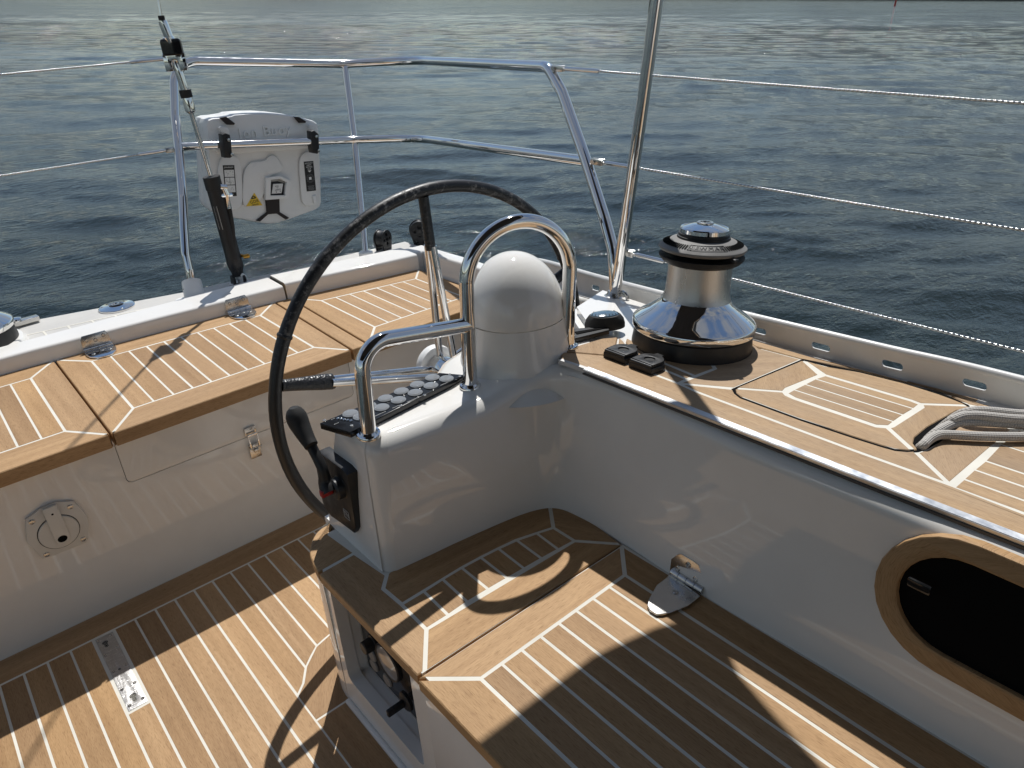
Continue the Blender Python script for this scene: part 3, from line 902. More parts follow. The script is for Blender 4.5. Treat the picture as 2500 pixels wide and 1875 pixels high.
ss = thing('side_seat', 'long slatted teak side seat in the right foreground, hinged at the coaming', 'seat', (0.7, 0.2, SEAT))
SY = jy0 - 0.004
SEAM_Y = 0.7643
SXS = [0.5137 + (0.8917 - 0.5137) * k / 8 for k in range(9)]
WX = 0.9563
fx = lambda: ox
sheet('caulking', [(ox + .012, -1.6), (WX + .02, -1.6), (WX + .005, jy1 - .004), (ox + .012, jy0 - .006)], Zs, 'caulk', ss, 0.01)
jl = (ox - .001, SY); jr = (WX, jy1 - 0.004)
plank([jl, (SXS[0], SEAM_Y), (SXS[8], SEAM_Y), jr], Zs, ss, (1, 0), (3,), 0.026)
plank([(ox - .002, -1.6), (SXS[0], -1.6), (SXS[0], SEAM_Y), jl], Zs, ss, (0, 1), (3,), 0.026)
plank([(SXS[8], -1.6), (WX + .02, -1.6), jr, (SXS[8], SEAM_Y)], Zs, ss, (0, 1), (1,), 0.026)
for k in range(8):
    plank([(SXS[k], -1.6), (SXS[k + 1], -1.6), (SXS[k + 1], SEAM_Y), (SXS[k], SEAM_Y)], Zs, ss, (0, 1))
# locker front below the side seat
lf = thing('locker_front', 'white locker front under the side seat with a vertical open joint', 'locker front', (SX, 0.0, 0.2))
bm = bmesh.new()
plate(bm, [yz([(-1.5, 0.02), (0.862, 0.02), (0.862, 0.422), (-1.5, 0.422)])], 0.008, FR((SX - .003, 0, 0), (0, -1, 0), (0, 0, 1)), 0.002)
bm_obj('panel', bm, 'gelcoat', lf)
bm = bmesh.new(); box(bm, (SX - .0015, 0.8665, 0.22), (0.004, 0.005, 0.40)); bm_obj('joint', bm, 'black_hole', lf)

# ------------------------------------------------------------------ teak of the side deck and the hatch let into it
def dplank(P, grain=(0, 1), outer=(), parent=None, **k): return plank(P, DZ, parent or side_deck, grain, outer, k.pop('thick', 0.005), 'teak_weathered', **k)
sheet('caulking', [(1.05, -1.6), (1.505, -1.6), (1.485, 0.3), (1.42, 0.82), (1.2, 0.96), (1.12, 1.03), (1.06, 0.985), (1.05, 0.7)], DZ, 'caulk', side_deck, 0.003)
IN = [(1.0326, 0.717), (1.0416, 0.4153), (1.0496, 0.1888)]          # inner edge along the steel strip
S1 = [(1.1029, 0.7688), (1.1109, 0.4493), (1.1191, 0.2965), (1.1183, 0.1941)]        # first seam
ext = lambda a, b, y: (a[0] + (b[0] - a[0]) * (y - a[1]) / (b[1] - a[1]), y)
NE = [(1.0153, 1.0666), (1.0483, 1.0982), (1.1049, 1.0232), (1.1081, 0.8179)]
SEAM_FAR = ext(S1[2], S1[3], -1.6)
IN_FAR = ext(IN[1], IN[2], -1.6)
# margin plank beside the strip: aft part under the two push buttons, forward part
dplank([NE[0], IN[0], IN[1], IN_FAR, SEAM_FAR, S1[3], S1[2], S1[1], S1[0], NE[3], NE[2], NE[1]], (0.05, -1), (0, 1, 2, 11), rnd=0.001)
# small corner boards by the grab rail
K = [(1.0483, 1.0982), (1.1049, 1.0232), (1.167, 1.0391), (1.2215, 1.0823), (1.1827, 1.1002), (1.0955, 1.1027)]
dplank(K, (0.7, 0.7), (3, 4, 5), rnd=0.001)
P_ = [(1.2215, 1.0823), (1.1656, 1.0378), (1.1049, 1.0232), (1.1081, 0.8179), (1.1395, 0.8192), (1.143, 0.8813), (1.15, 0.9411)]
# boards between the corner piece and the winch: three narrow lengths
dplank([(1.2215, 1.0823), (1.1656, 1.0378), (1.1075, 1.0234), (1.1081, 0.8179), (1.1395, 0.8192), (1.1453, 0.9041), (1.1587, 0.9741), (1.2055, 1.0458)], (0.3, -1), (7,))
dplank([(1.2055, 1.0458), (1.1587, 0.9741), (1.1453, 0.9041), (1.1395, 0.8192), (1.1676, 0.8187), (1.1744, 0.9113), (1.1958, 0.9795), (1.2307, 1.0448), (1.2353, 1.0673)], (0.3, -1), (8,))
dplank([(1.1958, 0.9795), (1.1744, 0.9113), (1.1676, 0.8187), (1.2348, 0.8167), (1.2583, 0.8448), (1.274, 0.9227), (1.2629, 0.9998)], (0.3, -1), (5, 6))
# board forward of the winch
K4 = [(1.1081, 0.8179), (1.2355, 0.8172), (1.2583, 0.8448), (1.356, 0.8998), (1.4363, 0.8607), (1.4208, 0.8291), (1.4329, 0.7244)]
HT = [(1.175, 0.7319), (1.4329, 0.7244)]
dplank([K4[0], HT[0], [(1.4284, 0.728)][0], K4[6], K4[5], K4[4], K4[3], K4[2], K4[1]], (-0.8, 0.45), (1, 4, 5, 6))
# board between the first seam and the hatch
HB = [(1.1713, 0.7302), (1.1551, 0.7135), (1.1455, 0.6942), (1.1468, 0.5685), (1.155, 0.4711), (1.1609, 0.424), (1.1654, 0.4032), (1.1775, 0.3885), (1.1916, 0.3797)]
dplank([S1[0], [(1.1109, 0.4493)][0], S1[2], [(1.186, 0.3749)][0]] + list(HB)[::-1] + [K4[0]], (0.05, -1), (4, 5, 6, 7, 8, 9, 10, 11))
# triangular board forward of the hatch, hollowed for the ropes
TR = [(1.186, 0.3749), (1.1199, 0.2975), (1.414, 0.2995), (1.4227, 0.339), (1.3857, 0.3692), (1.2595, 0.3675), (1.2119, 0.3684)]
dplank(TR, (0.75, 0.4), (3, 4, 5, 6))
# outer margin and the boards outboard of the hatch
OM = [(1.4249, 0.8345), (1.4341, 0.7234), (1.3862, 0.6479), (1.3995, 0.5787), (1.4818, 0.4479), (1.4667, 0.3902), (1.4754, 0.3642), (1.4891, 0.3048)]
RB = [(1.4557, 0.9119), (1.4644, 0.7019), (1.489, 0.5222), (1.5204, 0.3141)]
om_far = (OM[7][0] + (OM[7][0] - OM[6][0]) * 9, -1.6)
dplank([OM[0], OM[1], [(1.4748, 0.6152)][0], RB[1], RB[0]], (0.1, -1), (2, 3, 4))
dplank([[(1.4748, 0.6152)][0], [(1.4979, 0.4555)][0], RB[2], RB[1]], (0.1, -1), (0, 2))
dplank([[(1.4979, 0.4555)][0], OM[5], OM[6], OM[7], RB[3], RB[2]], (0.1, -1), (0, 4))
dplank([OM[7], (1.42, -1.6), (1.50, -1.6), RB[3]], (0.05, -1), (2,))
# slats forward of the cross seam
CS = [(1.1161, 0.291), (1.1556, 0.2913), (1.201, 0.2919), (1.2478, 0.2912), (1.333, 0.2952), (1.4204, 0.2942), (1.4605, 0.2962)]
FW = [(1.1141, 0.1393), (1.1401, 0.2006), (1.1898, 0.2154), (1.2412, 0.2308), (1.3317, 0.2578)]
for k in range(5):
    a, b = CS[k], CS[k + 1]
    xa = a[0] + 0.075; xb = b[0] + 0.075
    plank([a, (xa, -1.6), (xb, -1.6), b], DZ, side_deck, (0.04, -1), (), 0.005, 'teak_weathered', gap=0.0024)
# hatch lid
hatch = thing('deck_hatch', 'teak hatch lid let into the side deck, with a slatted rounded panel in its middle', 'hatch', (1.28, 0.5, 0.79))
Hz = lambda x, y: DZ(x, y) + 0.0012
HO = [(1.1766, 0.7278), (1.4294, 0.7214), (1.4314, 0.6719), (1.4584, 0.6073), (1.4722, 0.5198), (1.471, 0.4494), (1.4648, 0.4137), (1.4596, 0.3917), (1.4447, 0.3825)]
HI = [(1.2383, 0.6551), (1.2577, 0.66), (1.3765, 0.6527), (1.3862, 0.6479), (1.3971, 0.4733), (1.3941, 0.4538), (1.3815, 0.4467), (1.2522, 0.4472), (1.2414, 0.4499), (1.2293, 0.466), (1.224, 0.6249), (1.2274, 0.6429)]
HF = [(1.188, 0.3826), (1.1956, 0.3784), (1.2035, 0.3821), (1.2153, 0.3932), (1.2403, 0.4011), (1.3005, 0.4038), (1.4188, 0.3969)]
kw = dict(parent=hatch, thick=0.010, rnd=0.0008)
def hplank(P, grain, outer=(), gap=0.0028): return plank(P, Hz, hatch, grain, outer, 0.010, 'teak_weathered', gap=gap)
sheet('caulking', inset_poly([HO[0], HO[1], HO[5], HO[7], HO[8], HF[6], HF[5], HF[4], HF[3], HF[2], HF[1], HF[0], HB[6], HB[3], HB[2]], [.004] * 15), Hz, 'caulk', hatch, 0.006)
hplank([HO[0], HI[0], HI[1], HI[2], HO[1]], (0.8, 0.5), (4,))
hplank([HO[1], HI[2], HI[3], HI[4], HI[5], HO[7], HO[6], HO[5], HO[4], HO[3], HO[2]][0:1] + [HI[3], HI[4], HI[5], HO[7], HO[6], HO[5], HO[4], HO[3], HO[2]], (0.1, -1), (4, 5, 6, 7, 8, 9))
hplank([HI[5], HI[6], HI[7], HI[8], HF[0], HF[1], HF[2], HF[3], HF[4], HF[5], HF[6], HO[8], HO[7]], (0.8, 0.5), (4, 5, 6, 7, 8, 9, 10, 11))
hbi = [(1.1497, 0.697), (1.1508, 0.5708), (1.1589, 0.473), (1.1647, 0.4257), (1.1692, 0.4049), (1.1808, 0.3899)]
hplank([HO[0], [(1.159, 0.714)][0]] + list(hbi) + [HF[0], HI[8], HI[9], HI[10], HI[11], HI[0]], (0.05, -1), (0, 1, 2, 3, 4, 5, 6, 7))
SLA = [(1.3771, 0.648), (1.3498, 0.6498), (1.3066, 0.6491), (1.2631, 0.649), (1.2382, 0.6525)]
SLB = [(1.3905, 0.4523), (1.3609, 0.4526), (1.3172, 0.4534), (1.2743, 0.4524), (1.2402, 0.4547)]
sl_in = [(SLA[k], SLB[k]) for k in range(5)]
for k in range(4):
    a, b = sl_in[k], sl_in[k + 1]
    P = [a[0], a[1], b[1], b[0]]
    if k == 3: P = [a[0], a[1], [(1.2502, 0.4511)][0], [(1.2345, 0.467)][0], [(1.229, 0.6262)][0], [(1.2363, 0.6475)][0]]
    if k == 0: P = [[(1.3831, 0.6452)][0], [(1.3935, 0.4718)][0], [(1.3903, 0.4542)][0], b[1], b[0]]
    hplank(P, (0.05, -1), (), 0.0022)
# flat black sheet standing in for shade in the hatch well and gap
bm = bmesh.new()
GP = [(1.1692, 0.7319), (1.1491, 0.7129), (1.1385, 0.6909), (1.1433, 0.5665), (1.1512, 0.4692), (1.1566, 0.422), (1.1606, 0.4011), (1.1747, 0.3848), (1.1907, 0.3744), (1.213, 0.3688), (1.2766, 0.3642), (1.3912, 0.3687), (1.4474, 0.3803), (1.4659, 0.3926), (1.485, 0.4491), (1.4665, 0.6112), (1.4386, 0.7266)]
bm.faces.new([bm.verts.new((x, y, DZ(x, y) - 0.0002)) for x, y in GP])
bmesh.ops.triangulate(bm, faces=bm.faces[:])
bm_obj('hatch_gap', bm, 'black_hole', hatch)

# ------------------------------------------------------------------ steel strip and rubber along the coaming edge
cs = thing('coaming_strip', 'long steel strip edging the side deck teak above the white coaming wall', 'trim strip', (1.02, 0.3, 0.8))
ia, ib = IN[0], IN[1]
ia = ext(IN[0], IN[1], 0.9924)
def edge_bar(bm, pts, w0, w1, z0, z1):
    rows = []
    for x, y in pts:
        z = DZ(x, y)
        rows.append([bm.verts.new((x - w0, y, z + z0)), bm.verts.new((x - w0, y, z + z1)), bm.verts.new((x - w1, y, z + z1)), bm.verts.new((x - w1, y, z + z0))])
    for a, b in zip(rows, rows[1:]):
        for k in range(4): bm.faces.new((a[k], b[k], b[(k + 1) % 4], a[(k + 1) % 4]))
    bm.faces.new(rows[0]); bm.faces.new(list(reversed(rows[-1])))
ep = [ia, IN[1], IN[2], IN_FAR]
bm = bmesh.new(); edge_bar(bm, ep, -0.001, 0.016, -0.010, 0.0035); bmesh.ops.bevel(bm, geom=[e for e in bm.edges], offset=0.0012, segments=2, affect='EDGES'); bm_obj('steel_bar', bm, 'strip_steel', cs)
bm = bmesh.new(); edge_bar(bm, ep, 0.0155, 0.0180, -0.009, -0.004); bm_obj('rubber_seal', bm, 'seal_grey', cs)
bm = bmesh.new(); edge_bar(bm, [NE[0], ia], -0.001, 0.008, -0.010, 0.0005); bm_obj('end_trim', bm, 'aluminium', cs)

# ------------------------------------------------------------------ stainless grab rail round the helm
gr = thing('grab_rail', 'polished tubular grab rail with a tall hoop in front of the white dome', 'grab rail', (0.85, 1.17, 0.76))
TR_ = 0.0158
Lb = Vector((0.5753, 1.1666, 0.76)); Mb = Vector((0.8474, 1.1835, 0.76)); Rb = Vector((1.0815, 1.113, 0.8))
J = Vector((0.8718, 1.176, 0.9049)); Lt = Vector((0.5907, 1.172, 0.9529))
Ht = 1.108
ax_ = (Rb - Mb); ax_.z = 0; half = ax_.length / 2; ax_.normalize()
up = Vector((0, 0, 1)); cz = Ht - half
lean = Vector((0.012, 0.0, 0))
pts = [Mb] + [Mb + up * 0.08 + lean * .3]
cen = (Mb + Rb) / 2; cen.z = cz
cen += lean
for k in range(25):
    a = math.pi - math.pi * k / 24
    pts.append(cen + ax_ * (half * math.cos(a)) + up * (half * math.sin(a)))
pts += [Rb + up * 0.10 + lean * .4, Rb]
bm_tube('hoop', catmull(pts, 3), TR_, 'chrome', gr, 28)
jp = Vector((Mb.x + .008, Mb.y, J.z))
bm_tube('side_bar', fillet([Lb, Vector((Lt.x, Lt.y, Lt.z)), jp], 0.055, 12), TR_, 'chrome', gr, 28)
for p, nrm in ((Lb, (0, -.12, 1)), (Mb, (0, -.05, 1)), (Rb, (.09, 0, 1))):
    bm = bmesh.new(); lathe(bm, [(0.0158, 0.010), (0.0185, 0.0065), (0.0235, 0.0055), (0.0248, 0.003), (0.0248, 0), (0, 0)], AX(p, nrm), 32)
    bm_obj('flange', bm, 'chrome', gr)

# ------------------------------------------------------------------ switch panel on the console
SWP = [(0.5193, 1.2563, 0.774), (0.5445, 1.1818, 0.774), (0.855, 1.2172, 0.774), (0.8226, 1.267, 0.774)]
sp = thing('switch_panel', 'black sloping switch panel with round clear buttons on top of the console', 'switch panel', (0.70, 1.22, 0.76))
bm = bmesh.new()
P = [(p[0], p[1]) for p in SWP]
cu = curve_mesh([P], 0.014, 0.0012)
b2 = bmesh.new(); b2.from_mesh(cu); merge(bm, b2, Matrix.Translation((0, 0, 0.767)))
bm_obj('face', bm, 'black_gloss', sp)
BTN = [(0.7968, 1.2566, 0.775), (0.7535, 1.2534, 0.775), (0.711, 1.2524, 0.775), (0.6686, 1.2494, 0.775), (0.6259, 1.2468, 0.775), (0.5814, 1.2458, 0.775), (0.8154, 1.2285, 0.775), (0.7715, 1.2264, 0.775), (0.7283, 1.224, 0.775), (0.6841, 1.2219, 0.775), (0.6411, 1.22, 0.775), (0.5903, 1.2181, 0.775)]
def button_bm(p, r=0.0165):
    b = bmesh.new()
    lathe(b, [(r, -0.0008), (r, 0.0006), (r * .95, 0.0014), (r * .84, 0.0016), (r * .78, 0.0024), (r * .5, 0.0030), (0, 0.0031)], Matrix.Translation(p), 28)
    return b
for p in BTN: bm_obj('button', button_bm(p), 'button_clear', sp, 25)
LED = [(0.5528, 1.2454, 0.7745), (0.5566, 1.2387, 0.7745), (0.5597, 1.2316, 0.7745), (0.5636, 1.2249, 0.7745), (0.5668, 1.2173, 0.7745)]
for p in LED:
    bm = bmesh.new(); lathe(bm, [(0.0033, 0), (0.0031, 0.0016), (0.0018, 0.0026), (0, 0.0028)], Matrix.Translation(p), 12); bm_obj('indicator', bm, 'chrome', sp)
bm = bmesh.new()
for p in [(0.5583, 1.2001, 0.7743), (0.5296, 1.2608, 0.7743), (0.8348, 1.2424, 0.7743), (0.7368, 1.2007, 0.7743), (0.6747, 1.1982, 0.7743), (0.8441, 1.2171, 0.7743)]: screw(bm, Matrix.Translation(p), 0.0036)
bm_obj('screws', bm, 'steel', sp)['kind'] = 'stuff'
bm = bmesh.new()
rowd = (Vector(BTN[6]) - Vector(BTN[10])).normalized()
for p, w in (((0.7096, 1.2014, 0.7744), .034), ((0.8051, 1.2131, 0.7744), .034), ((0.6648, 1.2014, 0.7744), .016), ((0.6255, 1.1993, 0.7744), .026), ((0.545, 1.2524, 0.7744), .006), ((0.5414, 1.2302, 0.7744), .010)):
    M = FR(p, rowd, z=(0, 0, 1))
    x = -w / 2
    while x < w / 2:
        l = random.uniform(.0012, .0026); box(bm, (x, 0, 0.0002), (l, 0.0014, 0.0004), M); x += l + .0008
bm_obj('markings', bm, 'grey_print', sp)['kind'] = 'stuff'

# ------------------------------------------------------------------ throttle on the end of the console
th = thing('throttle_control', 'black engine throttle lever with a red button on the end of the console', 'throttle lever', (0.53, 1.28, 0.56))
TP = [(-1.3473, 0.6476), (-1.3209, 0.6697), (-1.218, 0.6727), (-1.1997, 0.6685), (-1.2077, 0.5308), (-1.2186, 0.5146), (-1.2687, 0.5093), (-1.3254, 0.5014), (-1.35, 0.5114), (-1.3549, 0.5379)]
bm = bmesh.new(); plate(bm, [TP], 0.030, FR((0.542, 0, 0), (0, -1, 0), (0, 0, 1)), 0.004); bm_obj('housing', bm, 'black_plastic', th)
LV = [(0.5, 1.3343, 0.7881), (0.5, 1.3299, 0.7657), (0.5, 1.3184, 0.7489), (0.5, 1.2973, 0.7289), (0.5, 1.2817, 0.7176)]
LA = [(0.503, 1.2925, 0.7133), (0.503, 1.2708, 0.6919), (0.503, 1.2539, 0.6667), (0.503, 1.2534, 0.6409), (0.503, 1.241, 0.6207)]
bm = bmesh.new()
tube(bm, catmull(LV, 4), [0.010, 0.016, 0.0195, 0.0215, 0.0220, 0.0222, 0.0220, 0.0214, 0.0205, 0.0195, 0.0185, 0.0175, 0.0165, 0.0158, 0.0152, 0.0148, 0.0145], 22)
bm_obj('knob', bm, 'black_rubber', th)
bm = bmesh.new(); tube(bm, catmull(LA, 4), [0.0112] * 10 + [0.0125, 0.014, 0.0155, 0.017, 0.0185, 0.0195, 0.020], 16); bm_obj('lever', bm, 'black_plastic', th)
pv = Vector((0.51, 1.2371, 0.6228))
bm = bmesh.new(); lathe(bm, [(0.030, 0.0), (0.029, 0.012), (0.025, 0.014), (0.024, 0.028), (0.020, 0.032), (0, 0.032)], AX(pv + Vector((0.03, 0, 0)), (-1, 0, 0)), 28); bm_obj('pivot', bm, 'black_plastic', th)
rb = Vector((0.487, 1.2449, 0.6238))
bm = bmesh.new(); box(bm, (0, 0, 0), (0.026, 0.013, 0.015), Matrix.Translation(rb + Vector((0.008, -.004, 0))), 0.0015); bm_obj('red_button', bm, 'red_plastic', th)
lg = Vector((0.5255, 1.2319, 0.5538))
bm = bmesh.new(); M = FR(lg, (0, -1, 0), (0, 0.05, 1))
plate(bm, [[(-.012, -.011), (.012, -.011), (.012, .011), (-.012, .011)], [(-.0108, -.0098), (.0108, -.0098), (.0108, .0098), (-.0108, .0098)]], 0.0008, M)
text(bm, 'TN', 0.016, 0.0008, M)
bm_obj('emblem', bm, 'grey_print', th)

# ------------------------------------------------------------------ white instrument dome on the console
dm = thing('instrument_dome', 'glossy white rounded instrument dome standing inside the hoop of the grab rail', 'instrument dome', (1.0, 1.21, 0.75))
DC = Vector((1.012, 1.212, 0))
bm = bmesh.new()
lathe(bm, [(0.180, 0.728), (0.160, 0.742), (0.146, 0.752), (0.137, 0.768), (0.129, 0.80), (0.1205, 0.85), (0.1165, 0.876)], Matrix.Translation(DC), 56, cap=False)
bm_obj('dome_base', bm, 'gelcoat', dm, 60)
bm = bmesh.new()
prof = [(0.1150, 0.8775), (0.1152, 0.8795)]
for k in range(1, 15):
    a = math.pi / 2 * k / 14
    prof.append((0.1150 * math.cos(a) ** 0.98 if k < 14 else 0.0, 0.8795 + 0.142 * math.sin(a) ** 1.05))
lathe(bm, prof, Matrix.Translation(DC), 56)
bmesh.ops.remove_doubles(bm, verts=bm.verts, dist=1e-5)
# the after face is cut off at a slope and hollowed for the instrument
res = bmesh.ops.bisect_plane(bm, geom=bm.verts[:] + bm.edges[:] + bm.faces[:], plane_co=(DC.x - 0.02, DC.y + 0.072, 0.93), plane_no=Vector((-0.42, 0.90, 0.16)).normalized(), clear_outer=True)
ed = [e for e in bm.edges if e.is_boundary]
f = bmesh.ops.contextual_create(bm, geom=ed)['faces']
if f:
    bmesh.ops.inset_region(bm, faces=f, thickness=0.006, depth=0.0)
    r2 = bmesh.ops.inset_region(bm, faces=f, thickness=0.003, depth=-0.02)
bm_obj('dome_cover', bm, 'gelcoat', dm, 45)
nrm = Vector((-0.42, 0.90, 0.16)).normalized()
bm = bmesh.new(); lathe(bm, [(0, 0), (0.064, 0), (0.064, 0.006), (0.058, 0.009), (0.056, 0.006), (0, 0.006)], AX(Vector((DC.x - 0.02, DC.y + 0.072, 0.935)) - nrm * 0.016, nrm), 36); bm_obj('instrument', bm, 'black_gloss', dm)

# ------------------------------------------------------------------ steering wheel
wc = Vector((1.037, 1.55, 0.606)); WR = 0.507; WS = 1.09
wh = thing('steering_wheel', 'large black leather covered steering wheel with paired steel spokes', 'steering wheel', wc)
def whl(name, bm, mat, angle=50):
    o = bm_obj(name, bm, mat, None, angle); o.parent = wh
    return o
bm = bmesh.new()
N = 120; pts = [Vector((WR * math.cos(2 * math.pi * k / N), 0, WR * math.sin(2 * math.pi * k / N))) for k in range(N)]
tube(bm, pts, [0.0158 + 0.0003 * math.sin(k * .9) for k in range(N)], 20, True)
whl('rim', bm, 'rim_leather')
for deg in (150.5, 26, 252):
    a = R(deg); bm = bmesh.new()
    c = Vector((WR * math.cos(a), 0, WR * math.sin(a))); t_ = Vector((-math.sin(a), 0, math.cos(a)))
    tube(bm, [c - t_ * .005, c - t_ * .0025, c + t_ * .0025, c + t_ * .005], [0.0164, 0.0184, 0.0184, 0.0164], 20)
    whl('rim_seam', bm, 'grip_leather')
for k in range(5):
    a = R(92.3 + 72 * k); d = Vector((math.cos(a), 0, math.sin(a))); s = Vector((0, 1, 0)); tng = Vector((-math.sin(a), 0, math.cos(a)))
    for side in (-1, 1):
        bm = bmesh.new()
        p0 = d * 0.032 + s * (0.036 * side - 0.004) ; p1 = d * 0.366 + s * (0.0112 * side)
        tube(bm, [p0, p1], 0.0103, 16)
        whl('spoke', bm, 'chrome')
    bm = bmesh.new()
    st = [0.328, 0.334, 0.36, 0.40, 0.43, 0.452]
    b2 = bmesh.new()
    tube(b2, [d * q * WS for q in st], [0.0200, 0.0215, 0.0205, 0.0172, 0.0153, 0.0145], 22, flat=0.0135)
    merge(bm, b2)
    whl('spoke_grip', bm, 'grip_leather')
bm = bmesh.new()
lathe(bm, [(0, -0.29), (0.030, -0.29), (0.030, -0.03), (0.040, -0.028), (0.0415, -0.020), (0.0415, 0.040), (0.036, 0.046), (0, 0.046)], AX((0, 0, 0), (0, 1, 0)), 36); whl('hub', bm, 'chrome')
bm = bmesh.new()
lathe(bm, [(0, 0.046), (0.050, 0.046), (0.058, 0.050), (0.060, 0.060), (0.058, 0.074), (0.048, 0.082), (0.02, 0.085), (0, 0.085)], AX((0, 0, 0), (0, 1, 0)), 40); whl('hub_cap', bm, 'white_plastic')

# ------------------------------------------------------------------ winches
def make_winch(c, axis, label, face):
    w = thing('winch', label, 'winch', c, 'cockpit winches')
    q = Vector((0, 0, 1)).rotation_difference(Vector(axis).normalized())
    w.rotation_mode = 'QUATERNION'; w.rotation_quaternion = q
    def part(name, prof, mat, seg=56, angle=32):
        prof = [(r_ * (1 - 0.11 * min(1, max(0, (z_ - .075) / .045))), z_) for r_, z_ in prof]
        bm = bmesh.new(); lathe(bm, prof, None, seg)
        o = bm_obj(name, bm, mat, None, angle); o.parent = w; return o
    part('base_skirt', [(0.1385, -0.004), (0.1385, 0.004), (0.1345, 0.036), (0.130, 0.040)], 'black_plastic')
    part('drum_skirt', [(0.128, 0.041), (0.1385, 0.0415), (0.1400, 0.044), (0.1405, 0.055), (0.1395, 0.0600), (0.1360, 0.0630), (0.122, 0.0730), (0.105, 0.0855), (0.0945, 0.0955), (0.0880, 0.104), (0.0850, 0.112)], 'chrome', 72, 50)
    part('drum', [(0.0850, 0.112), (0.0815, 0.125), (0.0800, 0.150), (0.0795, 0.175), (0.0800, 0.193)], 'brushed_steel', 72, 60)
    part('lower_jaw', [(0.079, 0.1925), (0.088, 0.1945), (0.098, 0.2000), (0.1055, 0.2085), (0.1060, 0.2115), (0.1035, 0.2125), (0.085, 0.2105), (0.070, 0.2120), (0.062, 0.2165)], 'black_rubber')
    part('jaw_core', [(0.062, 0.210), (0.062, 0.228)], 'black_hole')
    part('feeder_ring', [(0.066, 0.2260), (0.095, 0.2215), (0.1045, 0.2240), (0.1085, 0.2285), (0.1080, 0.2318), (0.1010, 0.2368), (0.0700, 0.2500), (0.0660, 0.2502)], 'grey_rubber', 72, 40)
    part('collar', [(0.0655, 0.2495), (0.0655, 0.2545), (0.0625, 0.2555), (0.0625, 0.2605), (0.0605, 0.2615)], 'black_plastic')
    part('top_cap', [(0.0590, 0.2610), (0.0600, 0.2625), (0.0600, 0.2705), (0.0575, 0.2730), (0.0550, 0.2725), (0.0300, 0.2800), (0.0180, 0.2812)], 'chrome', 56, 30)
    bm = bmesh.new(); lathe(bm, [(0.0185, 0.2790), (0.0185, 0.2835), (0.0165, 0.2850), (0.0115, 0.2850), (0.0105, 0.2800), (0, 0.2800)], None, 28)
    for k in range(8):
        a = 2 * math.pi * k / 8; box(bm, (0.0125 * math.cos(a), 0.0125 * math.sin(a), 0.2835), (0.004, 0.003, 0.004), None, 0.0006)
    o = bm_obj('handle_socket', bm, 'steel'); o.parent = w
    # feeder arm blade between ring and drum
    bm = bmesh.new(); box(bm, (0, -0.098, 0.219), (0.012, 0.018, 0.010), Matrix.Rotation(face + 2.2, 4, 'Z'), 0.002); o = bm_obj('stripper', bm, 'black_plastic'); o.parent = w
    # grooves and maker's name on the cone of the ring
    bm = bmesh.new()
    sl = math.atan2(0.2500 - 0.2368, 0.1010 - 0.0700)
    for k in range(-29, 30):
        if abs(k) < 6: continue
        a = face + R(k * 4.1)
        M = Matrix.Rotation(a, 4, 'Z') @ FR((0.0805, 0, 0.2424), (-math.cos(sl), 0, math.sin(sl)), (0, -1, 0))
        plate(bm, [slot(0, 0, 0.0165, 0.0024, 4)], 0.0012, M)
    o = bm_obj('ring_grooves', bm, 'black_hole'); o.parent = w; o['kind'] = 'stuff'
    bm = bmesh.new()
    b2 = text_bm('LEWMAR', 0.0155, 0.0010, space=1.22)
    fr = bmesh.new(); plate(fr, [[(-.040, -.0092), (.040, -.0092), (.040, .0092), (-.040, .0092)], [(-.0390, -.0082), (.0390, -.0082), (.0390, .0082), (-.0390, .0082)]], 0.0010, None)
    bmesh.ops.subdivide_edges(fr, edges=[e for e in fr.edges if e.calc_length() > .02], cuts=12)
    merge(b2, fr)
    for v in b2.verts:
        r_ = 0.0794 - v.co.y * math.cos(sl); a = face + v.co.x / 0.0794
        z_ = 0.2432 + v.co.y * math.sin(sl) + v.co.z
        v.co = Vector((r_ * math.cos(a), r_ * math.sin(a), z_))
    merge(bm, b2)
    o = bm_obj('lettering', bm, 'black_print'); o.parent = w
    return w
WCN = (1.3227, 0.946, 0.7787)
wa = math.atan2(-WCN[1], -WCN[0])
w1 = make_winch(WCN, (0.09, 0, 1), 'polished self tailing winch on the teak side deck, grey lettered ring on top', wa + R(7))
w2 = copy_tree(w1)
w2.location = (0.0608, 2.9318, 0.6); w2.rotation_quaternion = (1, 0, 0, 0)
w2['label'] = 'second winch cut off by the left edge, standing on the grey after deck'
bm = bmesh.new(); lathe(bm, [(0.160, 0), (0.158, 0.010), (0.150, 0.020), (0.13, 0.022), (0, 0.022)], Matrix.Translation((w2.location[0], w2.location[1], 0.574)), 40)
tag(bm_obj('winch_plinth', bm, 'gelcoat'), 'round white plinth under the winch at the left edge', 'plinth')

